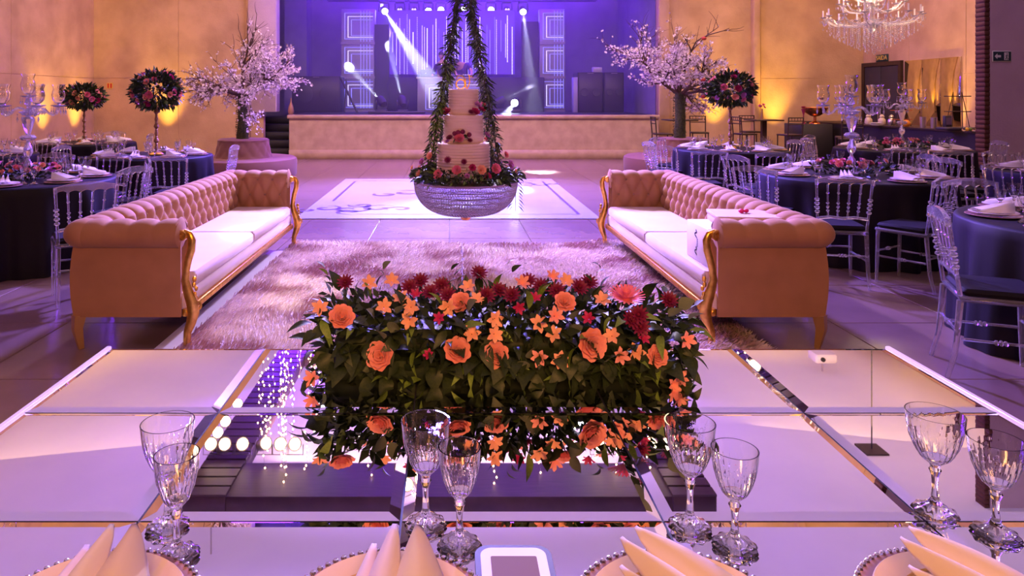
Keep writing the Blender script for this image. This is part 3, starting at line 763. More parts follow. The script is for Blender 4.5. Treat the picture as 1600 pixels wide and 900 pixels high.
for x, y, ms, r in ((685, 273, ROSEP, .046), (714, 266, ROSEP, .044), (738, 262, ROSEM, .034), (774, 264, ROSEP, .05), (762, 276, ROSEM, .034), (660, 253, ROSEL, .036), (672, 244, ROSEO, .036), (655, 272, ROSEO, .042), (752, 266, ROSEO, .045), (797, 258, ROSEL, .044), (730, 275, ROSEL, .025), (645, 262, ROSEO, .03), (790, 242, ROSEP, .03), (700, 250, MUMB, .035), (725, 253, MUMB, .03), (805, 268, ROSEO, .03)):
    X = (x-702)*5.85/F-CX; yy = -sqrt(max(.0, .43**2-X*X)); Y = CY+yy; p = px_at(x, y, Y)-Vector((CX, CY, zr+.016))
    me = random.choice(ms); inst('rose', me, wr_, p, dir_rot((p.x, p.y-.05, .15), random.random()*6), r)
for k in range(26):
    a = random.uniform(0, pi); p = (.41*cos(a), .41*sin(a), random.uniform(.04, .10)); me = random.choice(ROSEP+ROSEO+ROSEL); inst('rose', me, wr_, p, dir_rot((cos(a), sin(a), .4)), .036)
dg = MB(); 
sprig = thing('hanging_sprig', 'single feathery leaf sprig drooping from the right rim of the bead bowl', 'leaf', (CX+.43, CY-.1, .80))
leaves_stuff(sprig, [((.02*s_, 0, -.03*k), (s_*1.0, -.1, -.9)) for k in range(8) for s_ in (-1, 1)], .07, M_leaf, .1, 'leaflets')
obj('stem', MB().tube([(0, 0, .02), (0, 0, -.26)], .003, 5), M_bark, sprig)

# ------------------------------------------------------------------ acrylic chairs
def bead_tube(m, a, b, r, beads=((.25, 1.7), (.33, 1.5), (.41, 1.7)), n=8):
    a, b = Vector(a), Vector(b); ps = [(0, 1)]
    for t, k in beads: ps += [(t-.028, .8), (t-.012, k), (t+.012, k), (t+.028, .8)]
    ps += [(1, 1)]
    m.tube([a.lerp(b, t) for t, k in ps], [r*k for t, k in ps], n)
def make_chair(label):
    c = thing('acrylic_chair', label, 'chair')
    obj('seat', MB().box(-.19, .19, -.17, .20, .455, .495, c=.018), M_cush, c)
    obj('seat_frame', MB().box(-.20, .20, -.18, .21, .425, .455, c=.01), M_acry, c)
    for s_ in (-1, 1):
        m = MB(); m.tube([(s_*.18, .185, .43), (s_*.18, .19, .40), (s_*.18, .195, .2), (s_*.182, .20, 0)], [.019, .015, .015, .011], 8); obj('leg', m, M_acry, c)
        m = MB(); m.tube([(s_*.18, -.175, .43), (s_*.18, -.185, .30), (s_*.182, -.20, .14), (s_*.184, -.235, 0)], [.018, .016, .015, .012], 8); obj('leg', m, M_acry, c)
        m = MB(); bead_tube(m, (s_*.18, -.175, .45), (s_*.205, -.235, .87), .0125, ((.38, 1.6), (.46, 1.6), (.54, 1.6), (.62, 1.6)))
        obj('back_post', m, M_acry, c)
        m = MB(); bead_tube(m, (s_*.181, -.17, .22), (s_*.181, .18, .22), .009, ((.44, 1.6), (.5, 1.8), (.56, 1.6)), 6); obj('stretcher', m, M_acry, c)
    m = MB(); bead_tube(m, (-.18, .195, .26), (.18, .195, .26), .009, ((.44, 1.6), (.5, 1.8), (.56, 1.6)), 6); obj('stretcher', m, M_acry, c)
    m = MB(); bead_tube(m, (-.18, -.19, .26), (.18, -.19, .26), .009, ((.44, 1.6), (.5, 1.8), (.56, 1.6)), 6); obj('stretcher', m, M_acry, c)
    # scalloped top rail: arched upper line, five arches underneath
    n = 40; top = []; bot = []
    for k in range(n+1):
        u = k/n; x = -.215+.43*u
        zt1 = .875+.030*sin(pi*u)**1.5+.006*abs(sin(pi*u*2)); a = abs(sin(pi*5*min(1, max(0, (u-.03)/.94)))); zb1 = .828+.024*a**.6
        top.append((x, zt1)); bot.append((x, zb1))
    vs = []
    for k in range(n+1):
        y = -.235-.004; vs += [(top[k][0], y-.012, top[k][1]), (top[k][0], y+.012, top[k][1]), (bot[k][0], y+.012, bot[k][1]), (bot[k][0], y-.012, bot[k][1])]
    fs = [(0, 1, 2, 3), (4*n+3, 4*n+2, 4*n+1, 4*n)]
    for k in range(n):
        for j in range(4): a_, b_ = 4*k+j, 4*k+(j+1) % 4; fs.append((b_, a_, a_+4, b_+4))
    obj('top_rail', MB().add(vs, fs), M_acry, c)
    obj('lower_rail', MB().tube([(-.185, -.188, .555), (-.09, -.188, .567), (0, -.188, .558), (.09, -.188, .567), (.185, -.188, .555)], .013, 6), M_acry, c)
    for k in range(4):
        x = -.117+.078*k; m = MB(); bead_tube(m, (x*.93, -.19, .565), (x*1.05, -.232, .83), .0085, ((.2, 1.6), (.32, 1.5), (.44, 1.6), (.75, 1.4)), 6); obj('spindle', m, M_acry, c)
    return c
CH0 = None
def chair(bx, by, yaw, label, group=None):
    """bx,by: middle of the back; yaw: facing direction, 0 = away from the viewer"""
    global CH0
    a = R(yaw); loc = (bx-.22*sin(a), by+.22*cos(a), 0)
    if CH0 is None:
        CH0 = make_chair(label); CH0.location = loc; CH0.rotation_euler = (0, 0, a)
        if group: CH0['group'] = group
        KIDS[CH0.name] = [q for q in bpy.data.objects if q.parent == CH0]; 
        return CH0
    return dup(CH0, loc, a, label, group)
A_ = 'clear chair '
chair(3.15, 5.62, -12, A_+'seen from behind, just behind the near end of the right sofa')
chair(3.92, 5.58, 32, A_+'turned left with its seat visible, front right of the candelabra table')
chair(2.80, 4.0, -113, A_+'glowing violet in side view, nearest on the right, black cushion')
chair(4.02, 5.42, 180, A_+'facing the viewer across the nearest right table')
chair(5.15, 7.35, 98, A_+'on the right side of the right candelabra table')
chair(5.75, 8.8, -10, A_+'with its back to the viewer before the farther right candelabra table')
chair(7.95, 10.2, 80, A_+'at the right side of the farther candelabra table near the mauve-lit wall')
chair(5.10, 10.4, 95, A_+'on the right side of the right flower stand table')
chair(5.55, 10.9, -95, A_+'on the left side of the farther right candelabra table')
chair(6.0, 11.7, -140, A_+'behind the farther right candelabra table, left one')
chair(3.10, 8.4, -6, A_+'with its back to the viewer, front left of the right flower stand table')
chair(3.72, 8.1, 4, A_+'second with its back to the viewer, front of the right flower stand table')
chair(3.12, 7.65, -72, A_+'on the left of the right candelabra table, the farther of two')
chair(2.80, 6.45, -50, A_+'on the left of the right candelabra table, closest to the sofa back')
chair(2.85, 10.0, -82, A_+'leftmost at the right flower stand table, in side view')
chair(2.78, 9.15, -48, A_+'front left corner of the right flower stand table, turned three quarters')
chair(3.30, 11.1, -140, A_+'behind the right flower stand table by the round settee')
chair(5.35, 6.75, 170, A_+'brightly lit, second row behind the nearest right table')
chair(5.30, 7.75, -95, A_+'in side view, left of the rearmost right table by the mauve-lit wall')
chair(6.55, 8.35, 178, A_+'with golden glints, farthest of the group before the mauve-lit wall')
chair(5.95, 8.3, 172, A_+'behind the rightmost table, left of the golden one')
# left side
chair(-3.02, 7.55, 6, A_+'with its back to the viewer before the left flower stand table')
chair(-2.86, 6.38, 72, A_+'in narrow side view beside the left sofa back')
chair(-2.68, 5.2, 34, A_+'lit violet, at the front right of the left candelabra table')
chair(-3.12, 7.25, 118, A_+'lit violet, at the rear right of the left candelabra table')
chair(-3.75, 7.85, 170, A_+'facing the viewer behind the left candelabra table, right one')
chair(-4.45, 7.95, 178, A_+'facing the viewer behind the left candelabra table, left one')
chair(-5.05, 9.2, -90, A_+'on the left side of the left flower stand table')
chair(-2.84, 9.25, 92, A_+'on the right side of the left flower stand table near the round settee')
chair(-5.22, 10.85, 15, A_+'seen from behind, right front of the far left flower stand table')
chair(-6.45, 10.65, -5, A_+'with its back to the viewer, front of the far left flower stand table')
chair(-5.20, 12.2, 100, A_+'golden lit, right side of the far left flower stand table')
chair(-6.2, 13.0, 180, A_+'behind the far left flower stand table')
chair(-5.35, 8.5, 60, A_+'right front of the leftmost rear table')
chair(-5.95, 10.35, 170, A_+'behind the leftmost rear table')
chair(-2.62, 3.80, 90, A_+'in shadow at the left edge, nearest on the left')

# ------------------------------------------------------------------ round tables
far_gob = None; far_pl = {}
def cloth_mesh(r, seed):
    rnd = random.Random(seed); ph = [rnd.random()*6.28 for _ in range(4)]; n = 140
    prof = [(0.0001, .765), (r*.5, .765), (r*.97, .765), (r, .760), (r+.008, .745)]+[(r+.008+.002*k, .745-.745*k/12+.004) for k in range(1, 13)]
    def rad(q, rr, z):
        if z > .74: return 1
        d = (.745-z)/.745
        return 1+d**.7*(.045*sin(q*14+ph[0]+.6*sin(q*3+ph[1]))+.022*sin(q*27+ph[2])+.02*sin(q*5+ph[3]))
    return MB().lathe(prof[:-1]+[(prof[-1][0], .003)], n, rad=rad)
def table(cx, cy, r, where, seed, seats=8, ph0=0.3, glasses=True):
    t = thing('round_table', 'round banquet table hidden under dark cloth, '+where, 'table', (cx, cy, 0))
    obj('tabletop', MB().lathe([(.001, .72), (r-.01, .72), (r-.01, .75), (.001, .75)], 40), M_wood, t)
    for k in range(4): a = k*pi/2+.5; obj('leg', MB().tube([(r*.6*cos(a), r*.6*sin(a), 0), (r*.6*cos(a), r*.6*sin(a), .72)], .02), M_steel, t)
    cl = obj('tablecloth', cloth_mesh(r, seed), M_cloth, loc=(cx, cy, 0), ang=80); tag(cl, 'dark violet floor-length tablecloth on the round table '+where, 'tablecloth')
    global far_gob
    NM = ('right', 'rear right', 'rear', 'rear left', 'left', 'front left', 'front', 'front right')
    for s_ in range(seats):
        a = ph0+s_*2*pi/seats; ca, sa = cos(a), sin(a); side = NM[s_ % 8]
        p = (cx+(r-.19)*ca, cy+(r-.19)*sa, .767)
        if 'c' not in far_pl:
            c = thing('charger_plate', '', 'plate', p); obj('plate_body', MB().lathe(plate_prof(.155, .010), 28), mat('rose_charger', (.42, .22, .22), .25, coat=.5), c); far_pl['c'] = c
            d = thing('dinner_plate', '', 'plate', p); obj('plate_body', MB().lathe(plate_prof(.135, .016), 28), M_plate, d); far_pl['d'] = d
            n_ = thing('folded_napkin', '', 'napkin', p)
            m = MB()
            for q, (x0, w_) in enumerate(((-.03, .05), (.0, .06), (.035, .05))):
                def fn(u, v, x0=x0, w_=w_): 
                    return Vector((x0+(v-.5)*w_*(.25+u)*1.6, .10-.2*u, .004+(.045*(1-u)+.02)*sin(pi*v)**.8))
                m.grid(fn, 5, 6)
            obj('napkin_fold', m, M_plate, n_, ang=70); far_pl['n'] = n_
            for q in (c, d, n_): KIDS[q.name] = [k for k in bpy.data.objects if k.parent == q]
            news = (c, d, n_)
        else: news = tuple(dup(far_pl[k], p) for k in 'cdn')
        for o, z, lb, gg in zip(news, (0, .012, .024), ('rose charger plate at the %s seat of table ' % side, 'white dinner plate at the %s seat of table ' % side, 'white folded napkin at the %s seat of table ' % side), ('charger plates ', 'dinner plates ', 'napkins ')):
            o.location = (p[0], p[1], .767+z); o.rotation_euler = (0, 0, a+pi/2+.2); o['label'] = lb+where; o['group'] = gg+where
        if glasses:
            for q, da, rr in ((0, .26, .30), (1, .40, .24)):
                g = (cx+(r-rr)*cos(a+da), cy+(r-rr)*sin(a+da), .766)
                lb = ('tall goblet at the %s seat of table ' % side if q == 0 else 'short goblet at the %s seat of table ' % side)+where
                gr = ('tall goblets ' if q == 0 else 'short goblets ')+where
                key = 'g%d' % q
                if key not in far_pl:
                    go = make_goblet((.19, .15)[q], (.042, .038)[q], lb, g, gr, n=12); far_pl[key] = go; KIDS[go.name] = [k for k in bpy.data.objects if k.parent == go]
                else: dup(far_pl[key], g, 0, lb, gr)
TB = [(-4.0, 6.6, .80, 'with the left candelabra', 1, .3), (-3.95, 9.3, .78, 'with the left flower stand', 2, .1), (-6.17, 11.9, .80, 'with the far left flower stand', 3, .5),
      (-6.4, 9.4, .80, 'left of the left candelabra', 4, .2), (4.0, 7.0, .85, 'with the right candelabra', 5, .2), (4.15, 10.4, .80, 'with the right flower stand', 6, .4),
      (6.75, 10.5, .90, 'with the farther right candelabra', 7, .1), (4.08, 4.28, .82, 'nearest on the right edge', 8, .38), (6.45, 7.25, .72, 'rightmost behind the acrylic chairs', 9, .2)]
for cx, cy, r, wh, sd, p0 in TB: table(cx, cy, r, wh, sd, 8, p0)

# low centrepieces on round tables
def low_flowers(cx, cy, label, s_=1.0, seed=1):
    g = thing('table_flowers', label, 'flowers', (cx, cy, .767)); rnd = random.Random(seed)
    pts = []
    for k in range(420):
        a = rnd.random()*6.28; r = rnd.uniform(.05, .40)*s_; pts.append(((r*cos(a), r*sin(a)*.7, rnd.uniform(0, .11)), (cos(a), sin(a), rnd.uniform(-.2, 1))))
    leaves_stuff(g, pts, .055)
    for k in range(26):
        a = rnd.random()*6.28; r = rnd.uniform(.10, .38)*s_; me = rnd.choice(ROSEP+ROSE+ROSEO+ROSEP+MUMB+ROSEL)
        inst(me.name.split('.')[0], me, g, (r*cos(a), r*sin(a)*.7, rnd.uniform(.08, .14)), dir_rot((cos(a)*.6, -.5+sin(a)*.3, .7)), rnd.uniform(.028, .042))
low_flowers(-4.0, 6.55, 'low pink rose arrangement round the base of the left candelabra', 1.0, 3)
low_flowers(4.0, 6.95, 'low pink and red flower arrangement round the base of the right candelabra', 1.0, 4)
low_flowers(6.75, 10.4, 'low pink flower arrangement at the farther right candelabra', 1.0, 5)

# candelabra
def make_candelabra(label, loc, rz=0):
    c = thing('crystal_candelabra', label, 'candelabra', loc, rz)
    prof = [(.001, 0), (.10, 0), (.105, .012), (.06, .03), (.03, .05)]
    def bal(z, r, h): return [(.014, z), (r*.7, z+h*.12), (r, z+h*.35), (r*.85, z+h*.6), (r*.45, z+h*.85), (.014, z+h)]
    prof += bal(.06, .045, .13)+bal(.20, .042, .15)+[(.015, .352), (.05, .36), (.07, .38), (.07, .39), (.05, .41), (.015, .415)]+[(.02, .42), (.03, .45), (.05, .53), (.052, .56), (.03, .58), (.014, .585)]
    obj('crystal_stem', MB().lathe(prof+[(.05, .60), (.085, .625), (.03, .64), (.012, .66), (.012, .72)], 16, rad=lambda q, r, z: 1+.03*cos(q*8)), M_prism, c, ang=20)
    shade = [(.012, 0), (.03, .01), (.052, .04), (.060, .08), (.054, .115), (.046, .14), (.060, .185), (.0585, .185), (.044, .14), (.052, .115), (.058, .08), (.050, .042), (.028, .013), (.001, .008)]
    def cup(x, y, z, big=1.0):
        T = Matrix.Translation((x, y, z))
        obj('drip_pan', MB().lathe([(.001, 0), (.03, .002), (.065, .014), (.067, .018), (.03, .008), (.001, .008)], 16, T, rad=lambda q, r, z: 1+.05*cos(q*8)), M_prism, c)
        obj('hurricane_shade', MB().lathe([(r*big, zz*big) for r, zz in shade], 20, Matrix.Translation((x, y, z+.03)), rad=lambda q, r, z: 1+.02*cos(q*10)), M_glass, c)
        obj('shade_cup', MB().lathe([(.012, 0), (.02, .01), (.012, .03)], 10, T), mat('silver_cup', (.45, .4, .5), .2, metal=1), c)
        for k in range(6):
            a = k*pi/3; m = MB(); px, py = x+.062*cos(a), y+.062*sin(a)
            m.tube([(px, py, z+.012), (px, py, z-.005)], .0015, 3); m.octa((px, py, z-.014), .006, .008); m.octa((px, py, z-.048), .009, .028)
            obj('prism_drop', m, M_prism, c, smooth=False)
    for k in range(5):
        a = k*2*pi/5+.2; ca, sa = cos(a), sin(a)
        path = [(.02, .64), (.06, .66), (.10, .665), (.14, .645), (.17, .61), (.205, .595), (.235, .61), (.25, .65), (.25, .67)]
        obj('arm', MB().tube([(r*ca, r*sa, z) for r, z in path], .011, 8), M_prism, c)
        cup(.25*ca, .25*sa, .67)
    cup(0, 0, .76, 1.05)
    obj('top_spindle', MB().lathe(bal(.68, .03, .08), 12), M_prism, c)
    for k in range(6):
        a = k*pi/3+.3; m = MB(); m.octa((.085*cos(a), .085*sin(a), .60), .007, .010); m.octa((.085*cos(a), .085*sin(a), .555), .010, .034); obj('prism_drop', m, M_prism, c, smooth=False)
    return c
cd = make_candelabra('leftmost crystal candelabra with glass hurricane shades and hanging prisms', (-3.95, 6.6, .767), .3)
cd.scale = (1.0,)*3
KIDS[cd.name] = [k for k in bpy.data.objects if k.parent == cd]
dup(cd, (4.0, 7.0, .767), .0, 'near right crystal candelabra with glass shades, lit violet white')
dup(cd, (6.75, 10.5, .767), .5, 'farther right crystal candelabra in front of the dark door')

# tall flower stands
def flower_stand(cx, cy, zb, h, rb, lab, ballr, seed, squash=.72):
    s_ = thing('flower_stand', 'turned brown stand under the '+lab, 'stand', (cx, cy, zb))
    pf = [(.001, 0), (.09, 0), (.095, .015), (.06, .04), (.03, .055)]
    z = .06; hh = h-.06; seg = 6
    for k in range(seg):
        a = z+hh*k/seg; d = hh/seg; r = .034 if k % 2 else .024
        pf += [(.012, a), (r, a+d*.3), (r*.85, a+d*.55), (.013, a+d*.8), (.02, a+d*.88), (.012, a+d)]
    pf += [(.05, h+.005), (.05, h+.015), (.001, h+.015)]
    obj('turned_column', MB().lathe(pf[3:], 16), M_turn, s_); obj('foot', MB().lathe(pf[:4], 20), M_gold, s_)
    b = thing('flower_ball', lab, 'flowers', (cx, cy, zb+h+.015)); rnd = random.Random(seed)
    pts = []
    for k in range(1100):
        v = Vector((rnd.gauss(0, 1), rnd.gauss(0, 1), rnd.gauss(0, 1))).normalized(); q = rnd.uniform(.55, 1.0)
        p = Vector((v.x*ballr*q, v.y*ballr*q, ballr*squash*.8+v.z*ballr*squash*q))
        if p.z < 0: p.z = .01
        pts.append((p, v+Vector((0, 0, rnd.uniform(-.6, .6)))))
    leaves_stuff(b, pts, .085)
    leaves_stuff(b, pts[::9], .09, M_leaf2)
    for k in range(46):
        v = Vector((rnd.gauss(0, 1), rnd.gauss(0, 1), rnd.gauss(0, 1))).normalized()
        p = Vector((v.x*ballr*.97, v.y*ballr*.97, ballr*squash*.8+v.z*ballr*squash*.97))
        if p.z < .03: continue
        me = rnd.choice(ROSE+ROSEO+ROSEO+ROSEP+ROSEM+ROSEL); inst('rose', me, b, p, dir_rot(v), rnd.uniform(.04, .062))
flower_stand(-3.87, 9.3, .767, .63, .1, 'left coral and pink flower ball beside the left blossom tree', .30, 11, .85)
flower_stand(-6.17, 11.9, .767, .60, .1, 'far left coral and pink flower ball by the corner', .31, 12, .62)
flower_stand(4.15, 10.4, .767, .66, .1, 'right coral and pink flower ball beside the right blossom tree', .33, 13, .75)

# ------------------------------------------------------------------ round settees and blossom trees
def settee(cx, cy, ro, ri, lab, seed):
    s_ = thing('round_settee', lab, 'settee', (cx, cy, 0))
    obj('seat_ring', MB().lathe([(.001, .06), (ro-.04, .06), (ro-.01, .10), (ro, .34), (ro-.01, .40), (ro-.05, .425), (.001, .425)], 56), M_velvet_bk, s_)
    def rad(q, r, z):
        if r < .1: return 1
        a = q*14/(2*pi)*2; t = (z-.42)/.33*2
        return 1-.05*(1-(abs(sin(pi*(a*.5+t*.5)))*abs(sin(pi*(a*.5-t*.5))))**.5)*(1 if .43 < z < .74 else 0)
    obj('tufted_backrest', MB().lathe([(ri+.06, .42)]+[(ri+.06-.06*k/12, .42+.30*k/12) for k in range(1, 13)]+[(ri, .745), (ri-.03, .765), (.001, .765)], 112, rad=rad), M_velvet_bk, s_)
    obj('plinth', MB().lathe([(.001, 0), (ro-.08, 0), (ro-.08, .06), (.001, .06)], 40), M_dark, s_)
settee(-3.80, 13.0, .97, .46, 'left round tufted mauve settee under the left blossom tree', 1)
settee(4.40, 13.3, 1.08, .46, 'right round tufted mauve settee under the right blossom tree', 2)
def blossom_tree(cx, cy, lab, seed, R_=1.2, side=1, h=.85):
    rnd = random.Random(seed); t = thing('blossom_tree', lab, 'tree', (cx, cy, .765))
    tm_ = MB().tube([(0, 0, 0), (.015, 0, h*.4), (0, 0, h)], [.11, .095, .085], 14, flat=1); obj('mossy_trunk', tm_, M_moss, t)
    fz = [((.095*cos(a), .095*sin(a), z), (cos(a), sin(a), rnd.uniform(-.5, .5))) for a, z in ((rnd.random()*6.28, rnd.random()*h) for _ in range(500))]
    leaves_stuff(t, fz, .035, M_moss, .2, 'moss_tufts')
    main = MB(); twg = MB(); tips = []
    def branch(p, d, l, r, lev):
        n = 5; pts = [p.copy()]; q = p.copy(); dd = d.copy()
        for k in range(n):
            dd = (dd+Vector((rnd.uniform(-.22, .22), rnd.uniform(-.22, .22), rnd.uniform(-.16, .14)))).normalized(); q = q+dd*l/n; pts.append(q.copy())
            if lev >= 1: tips.append((q.copy(), dd.copy(), lev))
        (main if lev < 2 else twg).tube(pts, [r*(1-.6*k/n) for k in range(n+1)], 6 if lev < 2 else 3, caps=False)
        if lev < 3:
            for k in range((6, 6, 4)[lev]):
                i = rnd.randint(1 if lev else 2, n); e = (dd+Vector((rnd.uniform(-.9, .9), rnd.uniform(-.9, .9), rnd.uniform(-.45, .65)))).normalized()
                branch(pts[i], e, l*rnd.uniform(.45, .75), r*.5, lev+1)
    for k in range(8):
        a = k*2*pi/8+rnd.uniform(-.2, .2); el = rnd.uniform(.18, .75)
        branch(Vector((0, 0, h-.05)), Vector((cos(a), sin(a), el)).normalized(), R_*rnd.uniform(.55, .8), .034, 0)
    branch(Vector((0, 0, h)), Vector((.05, 0, 1)), R_*.85, .03, 1)
    branch(Vector((0, 0, h)), Vector((.25*side, 0, 1)), R_*.6, .025, 0)
    obj('limbs', main, M_bark, t); obj('twigs', twg, M_bark, t, kind='stuff')
    bl = MB()
    def flower(p, r):
        a0 = rnd.random()*6.28; d = Vector((rnd.uniform(-1, 1), rnd.uniform(-1.4, .4), rnd.uniform(-.6, 1))).normalized()
        M = Matrix.Translation(p) @ d.to_track_quat('Z', 'Y').to_matrix().to_4x4()
        vs = [(0, 0, -.3*r)]
        for k in range(10):
            a = a0+k*pi/5; rr = r*(1 if k % 2 else .55); vs.append((rr*cos(a), rr*sin(a), .12*r if k % 2 else 0))
        bl.add(vs, [(0, 1+k, 1+(k+1) % 10) for k in range(10)], M)
    for p, d, lev in tips:
        w_ = .95 if p.x*side > -.15 else .42
        if p.z > h+R_*.75: w_ *= .25
        if rnd.random() < w_*(.62 if lev == 3 else .5):
            for q in range(rnd.randint(1, 2)): flower(p+Vector((rnd.uniform(-.03, .03), rnd.uniform(-.03, .03), rnd.uniform(-.03, .03))), rnd.uniform(.018, .034))
    obj('blossoms', bl, M_bloss, t, kind='stuff', smooth=False)
    return t
bt = blossom_tree(-3.82, 13.0, 'left white cherry blossom tree with mossy trunk rising from the round settee', 21, 1.15, 1)
bt2 = blossom_tree(4.35, 13.3, 'right white cherry blossom tree with mossy trunk and red tags', 22, 1.2, -1)
rd = MB()
for x, y in ((1100, 60), (1099, 125), (1099, 151), (1058, 130)):
    p = px_at(x, y, 12.9)-Vector((4.35, 13.3, .765)); rd.ball(p, .05, 8, 6, .7)
obj('red_blossom', rd, mat('red_petal', (.5, .05, .03), .6), bt2)

# ------------------------------------------------------------------ stage set
def spot(loc, tgt, e, col, ang, rad=.03, bl=.3): return light('beam', 'SPOT', loc, tgt, e, col, angle=ang, blend=bl, radius=rad)
def moving_head(loc, tgt, lab, up=False, beam=0, ang=4, on=True, col=(.75, .78, 1.0), group=None, scale=1.0):
    m_ = thing('moving_head_light', lab, 'stage light', loc, 0, group)
    sg = -1 if up else 1     # up: hangs from a truss
    obj('base', MB().box(-.14, .14, -.12, .12, 0 if not up else -.10, .10 if not up else 0, c=.02), M_dark, m_)
    hz = sg*.30; obj('yoke', MB().box(-.17, -.13, -.04, .04, min(sg*.1, sg*.36), max(sg*.1, sg*.36), c=.01).box(.13, .17, -.04, .04, min(sg*.1, sg*.36), max(sg*.1, sg*.36), c=.01), M_dark, m_)
    d = (Vector(tgt)-Vector(loc)-Vector((0, 0, hz))).normalized(); Mq = Matrix.Translation((0, 0, hz)) @ d.to_track_quat('Z', 'Y').to_matrix().to_4x4()
    obj('head', MB().lathe([(.001, -.16), (.08, -.15), (.115, -.05), (.125, .10), (.12, .16), (.105, .16)], 16, Mq), M_dark, m_)
    if on:
        obj('lens', MB().lathe([(.001, .158), (.098, .158), (.09, .168), (.001, .172)], 16, Mq), M_lens, m_)
    else:
        lm = MB()
        for k in range(4):
            a = k*pi/2+pi/4; lm.ball(tuple(Mq @ Vector((.055*cos(a), .055*sin(a), .16))), .036, 8, 5)
        obj('lens', lm, M_ledw, m_)
    if beam: spot(tuple(Vector(loc)+Vector((0, 0, hz))+d*.2), tgt, beam, col, ang)
    return m_
tr = thing('lighting_truss', 'black horizontal truss over the stage holding the row of beam lights', 'truss', (.4, 22.0, 4.55))
for y in (-.12, .12):
    for z in (0, .24): obj('truss_tube', MB().tube([(-4.2, y, z), (4.2, y, z)], .025, 8), M_dark, tr)
lat = MB()
for k in range(28):
    x = -4.2+k*.3; lat.tube([(x, -.12, 0), (x+.3, -.12, .24)], .01, 5).tube([(x, .12, .24), (x+.3, .12, 0)], .01, 5)
obj('truss_lattice', lat, M_dark, tr)
HB = 4.55
tops = [(600, (777, 290, 12.2), 1), (625, None, 0), (647, None, 0), (669, (738, 322, 9.9), 1), (689, (700, 60, 8), 2), (724, (640, -40, 10), 2), (767, (790, -10, 8), 2), (792, None, 0), (817, (845, 279, 14.5), 1)]
for k, (px, tg, md) in enumerate(tops):
    X = (px-702)*21.9/F
    if md == 1: tgt = px_at(*tg); tgt = Vector(tgt)
    elif md == 2: tgt = Vector((X*.6, 6, 1.5))
    else: tgt = Vector((X, 12, 1.2))
    moving_head((X, 21.9, HB), tgt, ('first', 'second', 'third', 'fourth', 'fifth', 'sixth', 'seventh', 'eighth', 'ninth')[k]+' from the left in the row of hanging stage beam lights', True, 60000 if md == 1 else 0, 5.0, md > 0)
p = px_at(597, 152, 19.0); moving_head((p.x, 19.0, 1.1), (px_at(505, 62, 22.9)), 'floor beam light left of centre on stage aiming up left', False, 34000, 6)
p = px_at(629, 152, 19.0); moving_head((p.x, 19.0, 1.1), (px_at(592, 5, 22.9)), 'floor beam light next to the DJ booth aiming upward', False, 34000, 6)
p = px_at(805, 155, 19.3); moving_head((p.x, 19.3, 1.1), (px_at(780, 195, 16.0)), 'floor beam light right of the DJ booth aiming down to the dance floor', False, 14000, 7)
p = px_at(780, 152, 20.3); moving_head((p.x, 20.3, 1.1), (px_at(905, 98, 21.5)), 'small beam light behind the garland on the right of DJ booth', False, 12000, 6)

def nested(par, x0, x1, z0, z1, y, n=3, st_=.09, mt=None):
    """nested glowing frames, open on the right like the stage panels"""
    for k in range(n):
        a0, a1, b0, b1 = x0+k*st_, x1, z0+k*st_*.5, z1-k*st_
        w_ = .011
        m = MB().box(a0, a0+w_*1.6, y-.02, y, b0, b1).box(a0+w_*1.6, a1, y-.02, y, b1-w_, b1).box(a0+w_*1.6, a1, y-.02, y, b0, b0+w_)
        obj('led_frame', m, (M_ledw if k == 1 else M_led), par)
def tower(cx0, cx1, y, rows, lab):
    X0, X1 = (cx0-702)*y/F, (cx1-702)*y/F
    t = thing('led_tower', lab, 'light panel', ((X0+X1)/2, y, 1.1)); w_ = (X1-X0)/2
    z1 = CAM_Z+(152-14)*y/F-1.1
    obj('tower_body', MB().box(-w_, w_, 0, .3, 0, z1, c=.01), M_gpanel, t)
    hh = z1/rows
    for r_ in range(rows):
        obj('cross_bar', MB().box(-w_, w_, -.05, 0, r_*hh-.04 if r_ else 0, r_*hh+.04), M_gpanel, t)
        nested(t, -w_+.10, w_-.06, r_*hh+.12, (r_+1)*hh-.12, -.001, 3, .10)
    for k in range(4): obj('led_line', MB().box(w_*.15+k*.09, w_*.15+k*.09+.010, -.025, 0, .1, z1-.05), M_led, t)
tower(533, 586, 21.0, 3, 'left stage tower with nested glowing blue LED squares')
tower(843, 883, 21.0, 3, 'right stage tower with nested glowing blue LED squares')
bp = obj('black_flat', MB().box(-.22, .22, 0, .2, 0, 2.6), M_black, loc=((596-702)*21/F, 21.0, 1.1)); tag(bp, 'narrow black panel between left LED tower and the LED curtain', 'panel')
bp = obj('black_flat', MB().box(-.25, .25, 0, .2, 0, 2.7), M_black, loc=((829-702)*21/F, 21.1, 1.1)); tag(bp, 'narrow black panel between the LED curtain and right LED tower', 'panel')
lc = thing('led_curtain', 'wide violet LED screen with vertical white light lines behind the DJ', 'screen', (0.08, 21.6, 0))
zc0, zc1 = CAM_Z+(152-116)*21.6/F, CAM_Z+(152-16)*21.6/F
obj('screen_panel', MB().box(-1.93, 1.93, 0, .1, zc0, zc1), M_screen, lc)
rnd = random.Random(5)
for k in range(34):
    x = -1.88+3.76*(k+rnd.uniform(.1, .9))/34; a = zc0 if rnd.random() < .7 else zc0+rnd.uniform(.2, .8); b = zc1-rnd.uniform(.1, .7)
    w_ = rnd.choice((.005, .006, .008, .014))
    if rnd.random() < .35:
        m = MB()
        for q in range(30): z = a+(b-a)*q/30; m.box(x-w_, x+w_, -.02, 0, z, z+.035)
        obj('light_dots', m, M_ledw, lc, kind='stuff')
    else: obj('light_line', MB().box(x-w_, x+w_, -.02, 0, a, b), rnd.choice((M_ledw, M_led)), lc)
